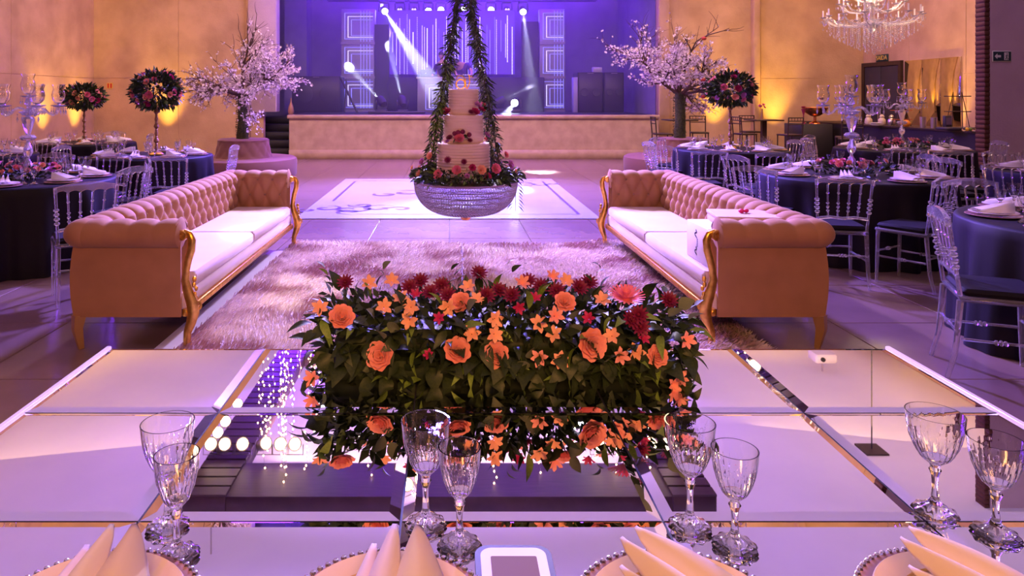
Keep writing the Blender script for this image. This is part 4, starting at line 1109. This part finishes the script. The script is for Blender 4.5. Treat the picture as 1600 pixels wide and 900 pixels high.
bt_ = obj('back_table', MB().box(-2.0, 2.6, 0, .8, 0, 1.02, c=.01), M_black, loc=(.2, 20.75, 1.1)); tag(bt_, 'long black draped table along the back of the stage under the screen', 'table')
db = thing('dj_booth', 'DJ booth with nested blue LED squares on its front', 'booth', ((706-702)*20/F, 20.0, 1.1))
obj('booth_body', MB().box(-.98, .98, 0, .6, 0, .96, c=.01), M_gpanel, db); obj('booth_top', MB().box(-1.02, 1.02, -.03, .65, .96, 1.0, c=.005), mat('booth_top', (.4, .33, .42), .4), db)
nested(db, -.75, -.05, .08, .80, 0, 3, .10); nested(db, .05, .85, .08, .88, 0, 4, .09)
lp = thing('laptop', 'open laptop on the left of the DJ booth, lid toward viewer', 'laptop', ((666-702)*20.2/F, 20.25, 2.1), R(-15))
obj('keyboard_base', MB().box(-.16, .16, -.0, .24, 0, .02, c=.004), M_dark, lp)
obj('lid', MB().box(-.16, .16, -.015, 0, 0, .23, Matrix.Rotation(R(12), 4, 'X'), c=.003), M_dark, lp)
obj('glowing_mark', MB().ball((0, -.052, .12), .014, 8, 5), M_ledw, lp)
mx = thing('dj_mixer', 'low DJ mixer with knobs in the middle of the booth top', 'mixer', (.35, 20.25, 2.1))
obj('mixer_body', MB().box(-.35, .35, 0, .3, 0, .07, c=.01), M_dark, mx)
for k in range(6): obj('knob', MB().lathe([(.02, .07), (.018, .09), (.001, .09)], 8, Matrix.Translation((-.28+k*.11, .1, 0))), M_silver, mx)
for q, sx in ((0, -.16), (1, .18)): obj('jog_wheel', MB().lathe([(.09, .07), (.085, .085), (.001, .085)], 20, Matrix.Translation((sx, .2, 0))), M_ledw if q else M_silver, mx)
def speaker(x0, x1, yt, y, dp, lab, wheels=False):
    X0, X1 = (x0-702)*y/F, (x1-702)*y/F; z1 = CAM_Z+(152-yt)*y/F-1.1
    s_ = thing('speaker_cabinet', lab, 'speaker', ((X0+X1)/2, y, 1.1)); w_ = (X1-X0)/2
    obj('cabinet', MB().box(-w_, w_, 0, dp, 0, z1, c=.02), M_black, s_)
    obj('grille', MB().box(-w_+.04, w_-.04, -.012, 0, .05, z1-.05, c=.004), mat('grille', (.03, .02, .04), .4, bump=(400, .6, .004)), s_)
    for s2 in (-1, 1): obj('cone', MB().lathe([(.001, .0), (w_*.32, .012), (w_*.36, .0)], 20, Matrix.Translation((s2*w_*.48, -.014, z1*.5)) @ Matrix.Rotation(pi/2, 4, 'X')), M_dark, s_)
    obj('handle', MB().tube([(-.08, -.014, z1-.03), (-.08, -.04, z1-.03), (.08, -.04, z1-.03), (.08, -.014, z1-.03)], .008, 6), M_steel, s_)
speaker(456, 532, 119, 20.0, .8, 'wide black speaker cabinet at the left of the stage')
speaker(903, 942, 113, 20.0, .8, 'black speaker cabinet on the right of the stage, inner one')
speaker(944, 975, 113, 20.0, .8, 'black speaker cabinet on the right of the stage, outer one')
sg_ = thing('upright_board', 'small purple-lit upright board beside the right speakers', 'panel', ((899-702)*20/F, 19.95, 1.1)); obj('panel_face', MB().box(-.06, .06, 0, .3, 0, 1.0, c=.01), mat('lavender_panel', (.3, .25, .5), .5), sg_)
bo = obj('laptop_box', MB().box(-.13, .13, 0, .2, 0, .16, c=.01), mat('grey_console', (.35, .3, .45), .5), loc=((935-702)*20.2/F, 20.3, CAM_Z+(152-113)*20/F)); tag(bo, 'small pale console on top of the right black speakers', 'console')
kl = obj('keyboard_stand', MB().tube([(-.3, 0, .95), (.15, 0, 0)], .03, 8).tube([(-.2, .3, .95), (-.25, .3, 0)], .02, 8), M_dark, loc=((550-702)*19.4/F, 19.4, 1.1)); tag(kl, 'slanted dark metal stand leaning before the left LED tower', 'stand')
bx = obj('cable_case', MB().box(-.75, .75, 0, .25, 0, .06, c=.01), M_dark, loc=((620-702)*18.6/F, 18.5, 1.1)); tag(bx, 'flat black board on the stage under the two floor beam lights', 'case')
vs_ = obj('stage_vase', MB().lathe([(.001, 0), (.05, 0), (.08, .08), (.06, .2), (.02, .32), (.015, .42)], 14), M_turn, loc=((456-702)*17.9/F, 17.8, 1.09)); tag(vs_, 'slim amber vase at the left front corner of the stage', 'vase')

# people on stage (skin modifier over joint skeletons)
def skin_body(name, pts, edges, rad, m, par, root=0, sub=2):
    me = bpy.data.meshes.new(name); me.from_pydata([tuple(p) for p in pts], edges, []); me.materials.append(m)
    o = bpy.data.objects.new(name, me); C.objects.link(o); o.parent = par
    sk = o.modifiers.new('skin', 'SKIN'); sk.use_smooth_shade = True
    sv = me.skin_vertices[0].data
    for i, r in enumerate(rad):
        sv[i].radius = (r, r) if not isinstance(r, tuple) else r; sv[i].use_root = (i == root)
    s2 = o.modifiers.new('sub', 'SUBSURF'); s2.levels = sub; s2.render_levels = sub
    return o
def head(par, c, look, hair=True):
    q = Vector(look).normalized().to_track_quat('-Y', 'Z').to_matrix().to_4x4(); M = Matrix.Translation(c) @ q
    m = MB()
    prof = []
    def fn(u, v):
        th = u*2*pi; ph = v*pi; x = .075*sin(ph)*cos(th); y = .095*sin(ph)*sin(th); z = -.115*cos(ph)
        if z < -.02: x *= 1-.9*(-.02-z)/.3; y = y*(.92)-.01
        if y < 0: y += -.016*math.exp(-((x/.016)**2+((z+.01)/.03)**2)) + .006*math.exp(-(((abs(x)-.03)/.014)**2+((z-.012)/.012)**2)) - .006*math.exp(-((x/.025)**2+((z+.055)/.009)**2))
        return Vector((x, y, z))
    obj('head', MB().grid(fn, 24, 18, M), M_skin, par, ang=80)
    obj('ears', MB().ball(M @ Vector((.076, .005, -.005)), .018, 8, 6, 1.5).ball(M @ Vector((-.076, .005, -.005)), .018, 8, 6, 1.5), M_skin, par)
    obj('eyes', MB().ball(M @ Vector((.03, -.082, .012)), .010, 8, 6).ball(M @ Vector((-.03, -.082, .012)), .010, 8, 6), M_hair, par)
    obj('hair', MB().grid(lambda u, v: Vector((.082*sin(v*pi*.56)*cos(u*2*pi), .012+.098*sin(v*pi*.56)*sin(u*2*pi), .122*cos(v*pi*.56)+.004-(.0 if sin(u*2*pi) > -.3 else -.055*v))), 20, 10, M), M_hair, par, ang=80)
def hand(pts, edges, rad, wrist, d, wi):
    d = Vector(d).normalized(); s_ = d.cross(Vector((0, 0, 1))).normalized(); b = len(pts)
    pts.append(wrist+d*.05); rad.append((.030, .016)); edges.append((wi, b))
    for k in range(4):
        p0 = wrist+d*.085+s_*(-.03+.02*k); n = len(pts); l = (.055, .07, .075, .06)[k]
        pts.append(p0); rad.append(.0095); edges.append((b, n)); pts.append(p0+d*l*.6+Vector((0, 0, -.008))); rad.append(.009); edges.append((n, n+1)); pts.append(p0+d*l+Vector((0, 0, -.022))); rad.append(.008); edges.append((n+1, n+2))
    n = len(pts); pts.append(wrist+d*.055+s_*-.05); rad.append(.010); edges.append((b, n)); pts.append(wrist+d*.09+s_*-.065); rad.append(.009); edges.append((n, n+1))
def person(lab, loc, hip, chest, neck, headc, look, elb, wri, shirt, skinarms):
    p = thing('person', lab, 'person', loc); V = Vector
    hw, sw = .10, .19
    pts = [V(hip), V(hip).lerp(V(chest), .5), V(chest), V(neck), V(neck)+(V(headc)-V(neck))*.6]
    rad = [(.15, .12), (.145, .11), (.165, .12), .06, .055]; edges = [(0, 1), (1, 2), (2, 3), (3, 4)]
    for s_ in (-1, 1):
        k = len(pts); sh = V(chest)+V((s_*sw, 0, .05)); e = V(elb[0 if s_ < 0 else 1]); w_ = V(wri[0 if s_ < 0 else 1])
        pts += [sh, e, w_]; rad += [.058, .043, .028]; edges += [(2, k), (k, k+1), (k+1, k+2)]
        hand(pts, edges, rad, w_, (w_-e)*1.0+V((0, 0, 0)), k+2)
        k = len(pts); pts += [V(hip)+V((s_*hw, 0, -.1)), V((s_*.12, -.02, .5)), V((s_*.13, 0, .08)), V((s_*.14, -.16, .04))]
        rad += [.095, .062, .045, .035]; edges += [(0, k), (k, k+1), (k+1, k+2), (k+2, k+3)]
    skin_body('body', pts, edges, rad, M_skin, p)
    # shirt and trousers grown a little larger over the same joints
    sp = [V(hip)+V((0, 0, -.03)), V(hip).lerp(V(chest), .5), V(chest), V(chest).lerp(V(neck), .7)]; sr = [(.168, .138), (.16, .125), (.185, .14), (.08, .08)]; se = [(0, 1), (1, 2), (2, 3)]
    for s_ in (-1, 1):
        k = len(sp); sh = V(chest)+V((s_*sw, 0, .05)); e = V(elb[0 if s_ < 0 else 1]); sp += [sh, sh.lerp(e, .75 if skinarms else 1)]; sr += [.074, .058]; se += [(2, k), (k, k+1)]
        if not skinarms: sp.append(e.lerp(V(wri[0 if s_ < 0 else 1]), .85)); sr.append(.04); se.append((k+1, k+2))
    skin_body('shirt', sp, se, sr, shirt, p)
    tp_ = [V(hip)]; trd = [(.16, .13)]; te = []
    for s_ in (-1, 1):
        k = len(tp_); tp_ += [V(hip)+V((s_*hw, 0, -.1)), V((s_*.12, -.02, .5)), V((s_*.13, 0, .12))]; trd += [.11, .08, .065]; te += [(0, k), (k, k+1), (k+1, k+2)]
    skin_body('trousers', tp_, te, trd, M_black, p); 
    head(p, V(headc), look)
    for s_ in (-1, 1): obj('shoe', MB().box(s_*.135-.045, s_*.135+.045, -.24, .06, 0, .07, c=.03), M_black, p)
    return p
person('person in a dark long-sleeved top behind the booth reaching to the laptop', ((692-702)*20.95/F, 20.95, 1.1), (0, .02, .95), (0, -.02, 1.33), (-.02, -.05, 1.52), (-.04, -.09, 1.66), (-.3, -1, -.35), ((-.30, -.10, 1.12), (.26, -.12, 1.1)), ((-.30, -.42, 1.08), (.10, -.40, 1.06)), M_shirt2, False)
person('person in a violet-blue T-shirt bending forward over the booth', ((722-702)*20.95/F, 20.95, 1.1), (.05, .05, .98), (-.02, -.16, 1.34), (-.10, -.30, 1.42), (-.16, -.42, 1.44), (-.4, -.5, -1), ((-.22, -.42, 1.18), (.28, -.32, 1.20)), ((-.15, -.58, 1.05), (.26, -.56, 1.06)), M_shirt, True)

# ------------------------------------------------------------------ ceiling frame with lamps and fairy lights
pg = thing('ceiling_frame', 'dark slatted rectangular frame hung under the ceiling, seen mirrored in the table', 'frame', (0, 12.2, 5.45))
M_beam = mat('frame_wood', (.09, .045, .06), .5, noise=(3, (.06, .03, .045), .3, .7, (1, 12, 1)))
for x0, x1, y0, y1 in ((-3.65, -3.05, -2.6, 3.2), (3.05, 3.65, -2.6, 3.2), (-3.05, 3.05, -2.6, -1.7), (-3.05, 3.05, 2.6, 3.2)):
    b = obj('beam', MB().box(x0, x1, y0, y1, .03, .25, c=.01), M_beam, pg)
for k in range(24):
    for x in (-3.65, 3.05): obj('slat', MB().box(x, x+.6, -2.6+k*.24, -2.6+k*.24+.2, 0, .03), M_beam, pg)
for x, y in ((-3.35, -2.3), (3.35, -2.3), (-3.35, 2.9), (3.35, 2.9)): obj('hanging_rod', MB().tube([(x, y, .25), (x, y, ZC-5.45)], .012, 6), M_steel, pg)
fr = MB(); wires = MB()
rnd = random.Random(9)
for k in range(120):
    side = rnd.random()
    x = rnd.uniform(-3.0, 3.0) if side < .55 else rnd.choice((-1, 1))*rnd.uniform(2.2, 3.1); y = rnd.uniform(9.9, 15.0); l = rnd.uniform(.5, 1.7)
    pts = []; n = 9
    for q in range(n):
        pts.append((x+rnd.uniform(-.03, .03), y+rnd.uniform(-.03, .03), 5.45-l*q/(n-1))); fr.octa(pts[-1], .013, .016)
    wires.tube(pts, .002, 3, caps=False)
fy = thing('fairy_light_curtain', 'warm fairy light strands hanging inside the dark ceiling frame', 'fairy lights')
obj('bulbs', fr, M_fairy, fy, kind='stuff', smooth=False); obj('wires', wires, M_bowl, fy, kind='stuff')
def par_can(x, y, z, tgt, lab, e=0, col=(1, .7, .4), ang=14, group=None):
    c = thing('par_can', lab, 'lamp', (x, y, z), 0, group); d = (Vector(tgt)-Vector((x, y, z))).normalized(); M = d.to_track_quat('Z', 'Y').to_matrix().to_4x4()
    obj('can_body', MB().lathe([(.001, -.22), (.05, -.22), (.085, -.12), (.10, .08), (.085, .08)], 16, M), M_steel, c)
    obj('lens', MB().lathe([(.001, .082), (.082, .080), (.001, .086)], 16, M), M_warm, c)
    obj('bracket', MB().tube([(-.12, 0, 0), (-.12, 0, .16), (.12, 0, .16), (.12, 0, 0)], .008, 6), M_steel, c)
    if e: spot(tuple(Vector((x, y, z))+d*.12), tgt, e, col, ang, .05, .6)
pc = [(-3.6, 0), (-3.39, 0), (-3.12, 0), (-2.8, 420), (-2.55, 0), (-2.33, 0), (2.25, 0), (2.5, 0), (2.78, 420), (3.05, 0), (3.3, 0)]
nm = ['first', 'second', 'third', 'fourth', 'fifth', 'sixth']
tg_ = {3: (3.2, 3.6, 0), 8: (-3.4, 4.4, .3)}
for k, (x, e) in enumerate(pc):
    lb = (nm[k]+' warm lamp on the left half of the ceiling frame front') if k < 6 else (nm[k-6]+' warm lamp on the right half of the ceiling frame front')
    par_can(x, 10.64, 5.27, tg_.get(k, (x*.35, 2.0, 1.0)), lb, e, (1, .62, .30), 34)
for k, y in enumerate((11.7, 12.1, 12.8)): par_can(-3.85, y, 5.62, (-1.2, 5.0, 0), nm[k]+' warm lamp along the left side of the ceiling frame', 300 if k == 0 else 0, (1, .93, .75), 7)
for k, x in enumerate((-2.05, 2.15)):
    m_ = moving_head((x, 11.6, 5.45), (x*.6, 6.5, 0), ('left', 'right')[k]+' white beam head hanging from the ceiling frame', True, 0, 4, True)
light('dance_spot', 'SPOT', (-.6, 12.5, 6.2), (-.1, 9.2, 0), 5500, (.66, .70, 1.0), angle=24, blend=.9, radius=.1)
light('dance_spot', 'SPOT', (2.0, 13.9, 6.4), (1.88, 14.4, 0), 6000, (.86, .84, 1.0), angle=7.5, blend=.15, radius=.03)
light('rug_spot', 'SPOT', (-4.4, 9.0, 5.6), (-1.18, 5.42, 0), 2600, (1.0, .90, .62), angle=7.5, blend=.5, radius=.05)
light('violet_side', 'SPOT', (-2.5, 13.0, 5.6), (3.2, 4.6, .5), 4200, (.26, .05, 1.0), angle=34, blend=.7, radius=.1)
light('violet_side', 'SPOT', (2.5, 13.0, 5.6), (-3.6, 5.6, .5), 2200, (.32, .08, 1.0), angle=34, blend=.7, radius=.1)
light('violet_side', 'SPOT', (-1.0, 15.0, 5.6), (3.4, 9.8, .6), 2200, (.30, .10, 1.0), angle=24, blend=.7, radius=.1)
pj = thing('ceiling_projector', 'white box projector hung from the ceiling on the right, mirrored in the table', 'projector', ((1285-702)*16.5/F, 16.5, 6.2))
obj('case', MB().box(-.25, .25, -.2, .2, -.2, 0, c=.03), M_whitelac, pj); obj('rod', MB().tube([(0, 0, 0), (0, 0, ZC-6.2)], .02, 8), M_steel, pj); obj('lens', MB().lathe([(.05, 0), (.05, .04), (.001, .04)], 12, Matrix.Translation((-.1, -.2, -.1)) @ Matrix.Rotation(pi/2, 4, 'X')), M_black, pj)

# chandelier
chx, chy = 7.68, 12.8
cn = thing('crystal_chandelier', 'large tiered crystal chandelier with white candles hanging over the right tables', 'chandelier', (chx, chy, 2.35))
obj('cable', MB().tube([(0, 0, 1.2), (0, 0, ZC-2.35)], .012, 6), M_dark, cn); obj('ceiling_plate', MB().box(-.2, .2, -.2, .2, ZC-2.38, ZC-2.35), M_wood, cn)
obj('centre_column', MB().lathe([(.02, .35), (.1, .45), (.16, .52), (.06, .60), (.04, .8), (.12, .9), (.05, 1.0), (.03, 1.2), (.001, 1.2)], 16), M_prism, cn)
for ring, (n, rr, zz) in enumerate(((14, .78, .68), (10, .52, .92), (8, .32, 1.12))):
    for k in range(n):
        a = 2*pi*k/n+ring*.2; ca, sa = cos(a), sin(a)
        obj('arm', MB().tube([(.04*ca, .04*sa, zz-.10), (rr*.4*ca, rr*.4*sa, zz-.20), (rr*.8*ca, rr*.8*sa, zz-.16), (rr*ca, rr*sa, zz-.04)], .013, 6), M_prism, cn)
        obj('drip_pan', MB().lathe([(.001, 0), (.06, .02), (.062, .025), (.001, .01)], 12, Matrix.Translation((rr*ca, rr*sa, zz-.04))), M_prism, cn)
        obj('candle', MB().tube([(rr*ca, rr*sa, zz-.02), (rr*ca, rr*sa, zz+.11)], .014, 8), M_plate, cn)
        m = MB()
        for q in range(5): m.octa((rr*ca+.05*cos(q*1.26), rr*sa+.05*sin(q*1.26), zz-.10), .010, .04)
        m.octa((rr*ca, rr*sa, zz-.24), .012, .03)
        obj('drops', m, M_prism, cn, smooth=False)
ms = MB()
for k in range(150):
    a = k*2.399963; r = .70*sqrt((k+.5)/150); l = .50*(1-r/.78)**.8+.10
    for q in range(int(l/.035)): ms.octa((r*cos(a), r*sin(a), .56-q*.035), .0085, .013)
    ms.octa((r*cos(a), r*sin(a), .55-l), .013, .028)
obj('bead_strands', ms, M_prism, cn, kind='stuff', smooth=False)
sw = MB()
for k in range(14):
    a0 = 2*pi*k/14
    for q in range(12):
        a = a0+2*pi/14*q/12; sw.octa((.78*cos(a), .78*sin(a), .60-.08*sin(pi*q/12)), .010, .012)
obj('swags', sw, M_prism, cn, kind='stuff', smooth=False)
light('chandelier_glow', 'POINT', (chx, chy, 3.6), (0, 0, 0), 60, (1, .72, .42)).data.shadow_soft_size = .25

# uplights at the walls
up = [(-8.95, 16.2, (-9.38, 16.3, 2.3), 'on the left wall, nearer one'), (-8.95, 17.6, (-9.38, 17.7, 2.3), 'on the left wall near the corner'), (-7.42, 18.15, (-7.42, 18.6, 2.3), 'on the back wall behind the left flower stand'),
      (6.98, 18.1, (6.98, 18.58, 2.3), 'on the back wall behind the right flower stand'), (8.55, 18.1, (8.55, 18.58, 2.3), 'on the back wall right of the pilaster'), (10.5, 15.2, (10.93, 15.2, 2.3), 'under the wall mirror')]
for x, y, tg, wh in up:
    u = thing('floor_uplight', 'small black floor uplight '+wh+' throwing yellow light', 'lamp', (x, y, 0))
    obj('can', MB().lathe([(.001, .0), (.07, 0), (.07, .03), (.05, .04), (.08, .06), (.085, .20), (.07, .20)], 14), M_dark, u); obj('lens', MB().lathe([(.068, .185), (.001, .19)], 14), M_warm, u)
    light('uplight', 'SPOT', (x, y, .22), tg, 520, (1.0, .58, .07), angle=56, blend=1.0, radius=.08)

# ------------------------------------------------------------------ buffet and bar tables on the right
bf = thing('buffet_counter', 'long dark draped buffet counter along the right wall with crockery', 'counter', (0, 0, 0))
bpts = [(8.75, 11.35), (8.62, 16.9)]
obj('counter_front', MB().add([(8.80, 11.3, 0), (9.5, 11.3, 0), (9.5, 17.0, 0), (8.62, 17.0, 0), (8.80, 11.3, .93), (9.5, 11.3, .93), (9.5, 17.0, .93), (8.62, 17.0, .93)], [(3, 2, 1, 0), (4, 5, 6, 7), (0, 1, 5, 4), (1, 2, 6, 5), (2, 3, 7, 6), (3, 0, 4, 7)]), M_black, bf)
obj('counter_top', MB().add([(8.76, 11.28, .93), (9.54, 11.28, .93), (9.54, 17.05, .93), (8.58, 17.05, .93), (8.76, 11.28, .96), (9.54, 11.28, .96), (9.54, 17.05, .96), (8.58, 17.05, .96)], [(3, 2, 1, 0), (4, 5, 6, 7), (0, 1, 5, 4), (1, 2, 6, 5), (2, 3, 7, 6), (3, 0, 4, 7)]), M_wood, bf)
b2 = obj('low_buffet', MB().box(7.8, 8.5, 15.6, 16.4, 0, .93, c=.01), M_black); tag(b2, 'short dark side counter with copper bowl left of the long buffet', 'counter')
def put(name, mb, m, px, Y, z, lab, cat, group=None, dx=0):
    o = obj(name, mb, m, loc=((px-702)*Y/F+dx, Y, z)); tag(o, lab, cat, group); return o
cb = thing('copper_bowl', 'big copper pedestal bowl on the buffet left end', 'bowl', ((1299-702)*16/F-.4, 15.95, .932))
obj('bowl', MB().lathe([(.03, .16), (.10, .18), (.22, .26), (.27, .36), (.26, .37), (.20, .27), (.001, .2)], 24), M_copper, cb); obj('foot', MB().lathe([(.001, 0), (.12, 0), (.11, .02), (.03, .06), (.03, .16)], 18), M_copper, cb)
urn = MB().lathe([(.001, 0), (.06, 0), (.075, .04), (.07, .10), (.04, .14), (.05, .17), (.03, .20), (.001, .22)], 16)
put('coffee_pot', urn, M_cerami, 1357, 15.0, .962, 'cream lidded pot on the buffet, leftmost beside the door', 'pot')
put('coffee_pot', urn, M_cerami, 1378, 14.6, .962, 'cream lidded pot on the buffet, second by the door', 'pot')
put('coffee_pot', urn, M_steel, 1393, 14.4, .962, 'steel pot on the buffet beside the cream pots', 'pot')
pst = thing('plate_stack', 'low stack of white plates between pots on the buffet', 'plates', ((1369-702)*14.2/F, 14.2, .962))
for k in range(4): obj('plate', MB().lathe(plate_prof(.12, .012), 20, Matrix.Translation((0, 0, k*.014))), M_plate, pst)
put('orange_fruit', MB().ball((0, 0, .07), .075, 14, 9, .9), M_orange, 1416, 13.4, .962, 'round orange pumpkin-like ball on the buffet', 'fruit')
put('steel_tumbler', MB().lathe([(.001, 0), (.05, 0), (.058, .2), (.05, .2), (.045, .01)], 14), M_steel, 1442, 13.2, .962, 'tall steel tumbler on the buffet, left one under the mirror', 'tumbler')
put('steel_tumbler', MB().lathe([(.001, 0), (.05, 0), (.058, .2), (.05, .2), (.045, .01)], 14), M_steel, 1459, 12.9, .962, 'tall steel tumbler on the buffet, right one under the mirror', 'tumbler')
bb = thing('menu_box', 'upright dark box on the buffet in front of the mirror', 'box', ((1480-702)*12.6/F, 12.6, .962)); obj('box_body', MB().box(-.06, .06, -.04, .04, 0, .24, c=.01), M_dark, bb); obj('box_label', MB().box(-.045, .045, -.043, -.04, .08, .2), mat('dim_label', (.12, .09, .15), .5), bb)
put('serving_tray', MB().box(-.28, .28, -.15, .15, 0, .05, c=.02), M_dark, 1495, 12.2, .962, 'long black tray with plates at the buffet right end', 'tray')
nm5 = ('first', 'second', 'third', 'fourth', 'fifth')
for k in range(5): put('glass_ornament', MB().ball((0, 0, .03), .032, 10, 7), (M_glass, M_yel, M_leaf2)[k % 3], 1506+k*5, 11.8, .962, nm5[k]+' small ball from the left at the right end of the buffet', 'ornament', 'small balls on the buffet')
rk = thing('tiered_rack', 'two-tier dark wire display rack on the buffet before the mirror', 'rack', ((1496-702)*12.9/F, 12.9, .962))
for z in (.30, .58): obj('shelf', MB().box(-.18, .18, -.1, .1, z, z+.015), M_wood, rk)
for s_ in (-1, 1): obj('side_frame', MB().tube([(s_*.16, -.09, 0), (s_*.08, 0, .66), (s_*.16, .09, 0)], .007, 6), M_wood, rk)
r2 = thing('tiered_rack', 'dark wire rack with a copper shelf on the buffet before the door', 'rack', ((1408-702)*14.0/F, 14.0, .962))
for z in (.12, .30): obj('shelf', MB().box(-.16, .16, -.1, .1, z, z+.015), M_copper, r2)
for s_ in (-1, 1): obj('side_frame', MB().tube([(s_*.14, -.09, 0), (s_*.07, 0, .40), (s_*.14, .09, 0)], .007, 6), M_wood, r2)
fv = thing('flower_vase', 'slim dark vase with a red bloom on the side counter', 'vase', (7.95, 15.8, .932)); obj('vase', MB().lathe([(.001, 0), (.04, 0), (.012, .08), (.012, .2), (.05, .34), (.045, .34)], 12), M_burg, fv); inst('rose', ROSEM[0], fv, (0, 0, .36), (0, 0, 0), .06)

def bar_chair(loc, rz, lab):
    c = thing('bar_chair', lab, 'chair', loc, rz)
    obj('seat', MB().box(-.19, .19, -.19, .19, .70, .735, c=.01), M_wood, c)
    for sx in (-1, 1):
        obj('leg', MB().tube([(sx*.175, .175, 0), (sx*.17, .17, .70)], .014, 6), M_wood, c)
        obj('leg', MB().tube([(sx*.18, -.2, 0), (sx*.17, -.175, .70), (sx*.175, -.21, 1.10)], .014, 6), M_wood, c)
        obj('stretcher', MB().tube([(sx*.175, -.18, .3), (sx*.175, .175, .3)], .009, 5), M_wood, c)
    for z in (1.09, 1.02, .95): obj('back_slat', MB().tube([(-.175, -.208, z), (.175, -.208, z)], .011, 5), M_wood, c)
    for x in (-.1, -.03, .04, .11): obj('back_spindle', MB().tube([(x, -.205, 1.02), (x, -.208, 1.09)], .006, 5), M_wood, c)
    obj('stretcher', MB().tube([(-.175, .175, .25), (.175, .175, .25)], .009, 5), M_wood, c)
    return c
bc = bar_chair((4.72, 15.6, 0), R(-90), 'dark wooden high chair in side view right beside the stage')
KIDS[bc.name] = [k for k in bpy.data.objects if k.parent == bc]
for x, y, rz, lb in ((5.75, 16.2, 170, 'behind the right blossom tree trunk'), (7.35, 15.2, 10, 'with its back to the viewer behind the right flower stand'), (6.55, 15.6, -80, 'in side view just right of the right flower stand'),
                     (8.05, 14.3, 60, 'nearest of the high chairs, by the side counter'), (7.1, 16.6, 180, 'facing the viewer at the far bar table'), (7.75, 13.6, -20, 'lowest in view, left of the near right candelabra')):
    dup(bc, (x, y, 0), R(rz), 'dark wooden high chair '+lb)
def bar_table(x, y, lab, vase=False):
    t = thing('bar_table', lab, 'table', (x, y, 0)); obj('tabletop', MB().box(-.32, .32, -.32, .32, 1.0, 1.03, c=.006), M_wood, t); obj('pedestal', MB().box(-.05, .05, -.05, .05, .03, 1.0), M_wood, t); obj('foot', MB().box(-.24, .24, -.24, .24, 0, .03, c=.006), M_wood, t)
bar_table(5.2, 15.9, 'dark high bar table left, behind the right blossom tree trunk')
bar_table(7.1, 15.9, 'dark high bar table right, holding a slim vase of flowers')
vv = thing('bud_vase', 'slim vase with pink blooms on the right bar table', 'vase', (7.02, 15.8, 1.03)); obj('vase', MB().lathe([(.001, 0), (.03, 0), (.02, .1), (.015, .22), (.02, .24), (.018, .24)], 12), M_turn, vv)
for k in range(4): inst('rose', random.choice(ROSEP+ROSEM), vv, (.05*cos(k*1.6), .05*sin(k*1.6), .27+.02*k), dir_rot((cos(k*1.6), sin(k*1.6), 1)), .04)

# signs
def text(body, size, m, par, loc, rot):
    cu = bpy.data.curves.new('lettering', 'FONT'); cu.body = body; cu.size = size; cu.extrude = .002; cu.align_x = 'CENTER'; cu.align_y = 'CENTER'; cu.materials.append(m)
    t0 = bpy.data.objects.new('lettering', cu); me = bpy.data.meshes.new_from_object(t0); bpy.data.objects.remove(t0); me.name = 'lettering'; o = bpy.data.objects.new('lettering', me); C.objects.link(o); o.parent = par; o.location = loc; o.rotation_euler = rot; return o
sd = thing('exit_sign', 'small dark sign reading SAIDA above the dark door', 'sign', (XR-.03, 17.75, 2.52)); obj('sign_plate', MB().box(-.02, .01, -.24, .24, -.09, .09, c=.004), M_signg, sd)
text('SAÍDA', .16, M_signy, sd, (-.024, 0, 0), (R(90), 0, R(-90)))
es = thing('exit_arrow_sign', 'dark exit sign with a left arrow and running figure on the mauve-lit wall', 'sign', (8.62, 10.99, CAM_Z+(152-88)*11/F)); obj('sign_border', MB().box(-.15, .15, -.012, 0, -.085, .085, c=.004), M_signw, es); obj('sign_face', MB().box(-.138, .138, -.015, -.012, -.073, .073), M_signg, es)
Ms = Matrix.Rotation(pi/2, 4, 'X')
ar = MB().add([(-.12, 0, .016), (-.075, .045, .016), (-.075, .018, .016), (-.02, .018, .016), (-.02, -.018, .016), (-.075, -.018, .016), (-.075, -.045, .016)], [(0, 6, 5, 4, 3, 2, 1)], Ms); obj('arrow', ar, M_signw, es, smooth=False)
fg = MB().box(.03, .10, -.0158, -.015, -.06, .06); obj('door_mark', fg, M_signw, es, smooth=False)
rn = MB().tube([(.05, -.018, -.05), (.065, -.018, -.02), (.07, -.018, .015)], .006, 5).tube([(.07, -.018, -.02), (.088, -.018, -.035), (.082, -.018, -.055)], .005, 5).tube([(.05, -.018, .0), (.07, -.018, .015), (.09, -.018, .0)], .005, 5).ball((.074, -.018, .034), .009, 8, 5); obj('running_figure', rn, M_signg, es)
es.rotation_euler = (0, 0, 0)
rs = thing('fire_sign', 'small red and yellow square sign on the back wall above the far left flower ball', 'sign', ((171-702)*18.55/F, YB-.03, CAM_Z+(152-134)*18.6/F)); obj('sign_plate', MB().box(-.075, .075, -.012, .012, -.075, .075), M_signy, rs)
obj('red_field', MB().box(-.06, -.012, -.015, -.012, -.06, .06).box(.015, .06, -.015, -.012, -.06, .06), M_signr, rs)

# ------------------------------------------------------------------ stage haze
hz = bpy.data.materials.new('haze'); hz.use_nodes = True; nt = hz.node_tree; nt.nodes.clear()
vo = nt.nodes.new('ShaderNodeVolumeScatter'); vo.inputs['Density'].default_value = .038; vo.inputs['Anisotropy'].default_value = .25; vo.inputs['Color'].default_value = (.9, .9, 1, 1)
ou = nt.nodes.new('ShaderNodeOutputMaterial'); nt.links.new(vo.outputs[0], ou.inputs['Volume'])
hb = obj('stage_haze', MB().box(-4.4, 5.4, 15.6, 22.95, 1.11, 6.4), hz, smooth=False)
tag(hb, 'thin bluish haze hanging over the stage', 'haze'); hb['kind'] = 'stuff'
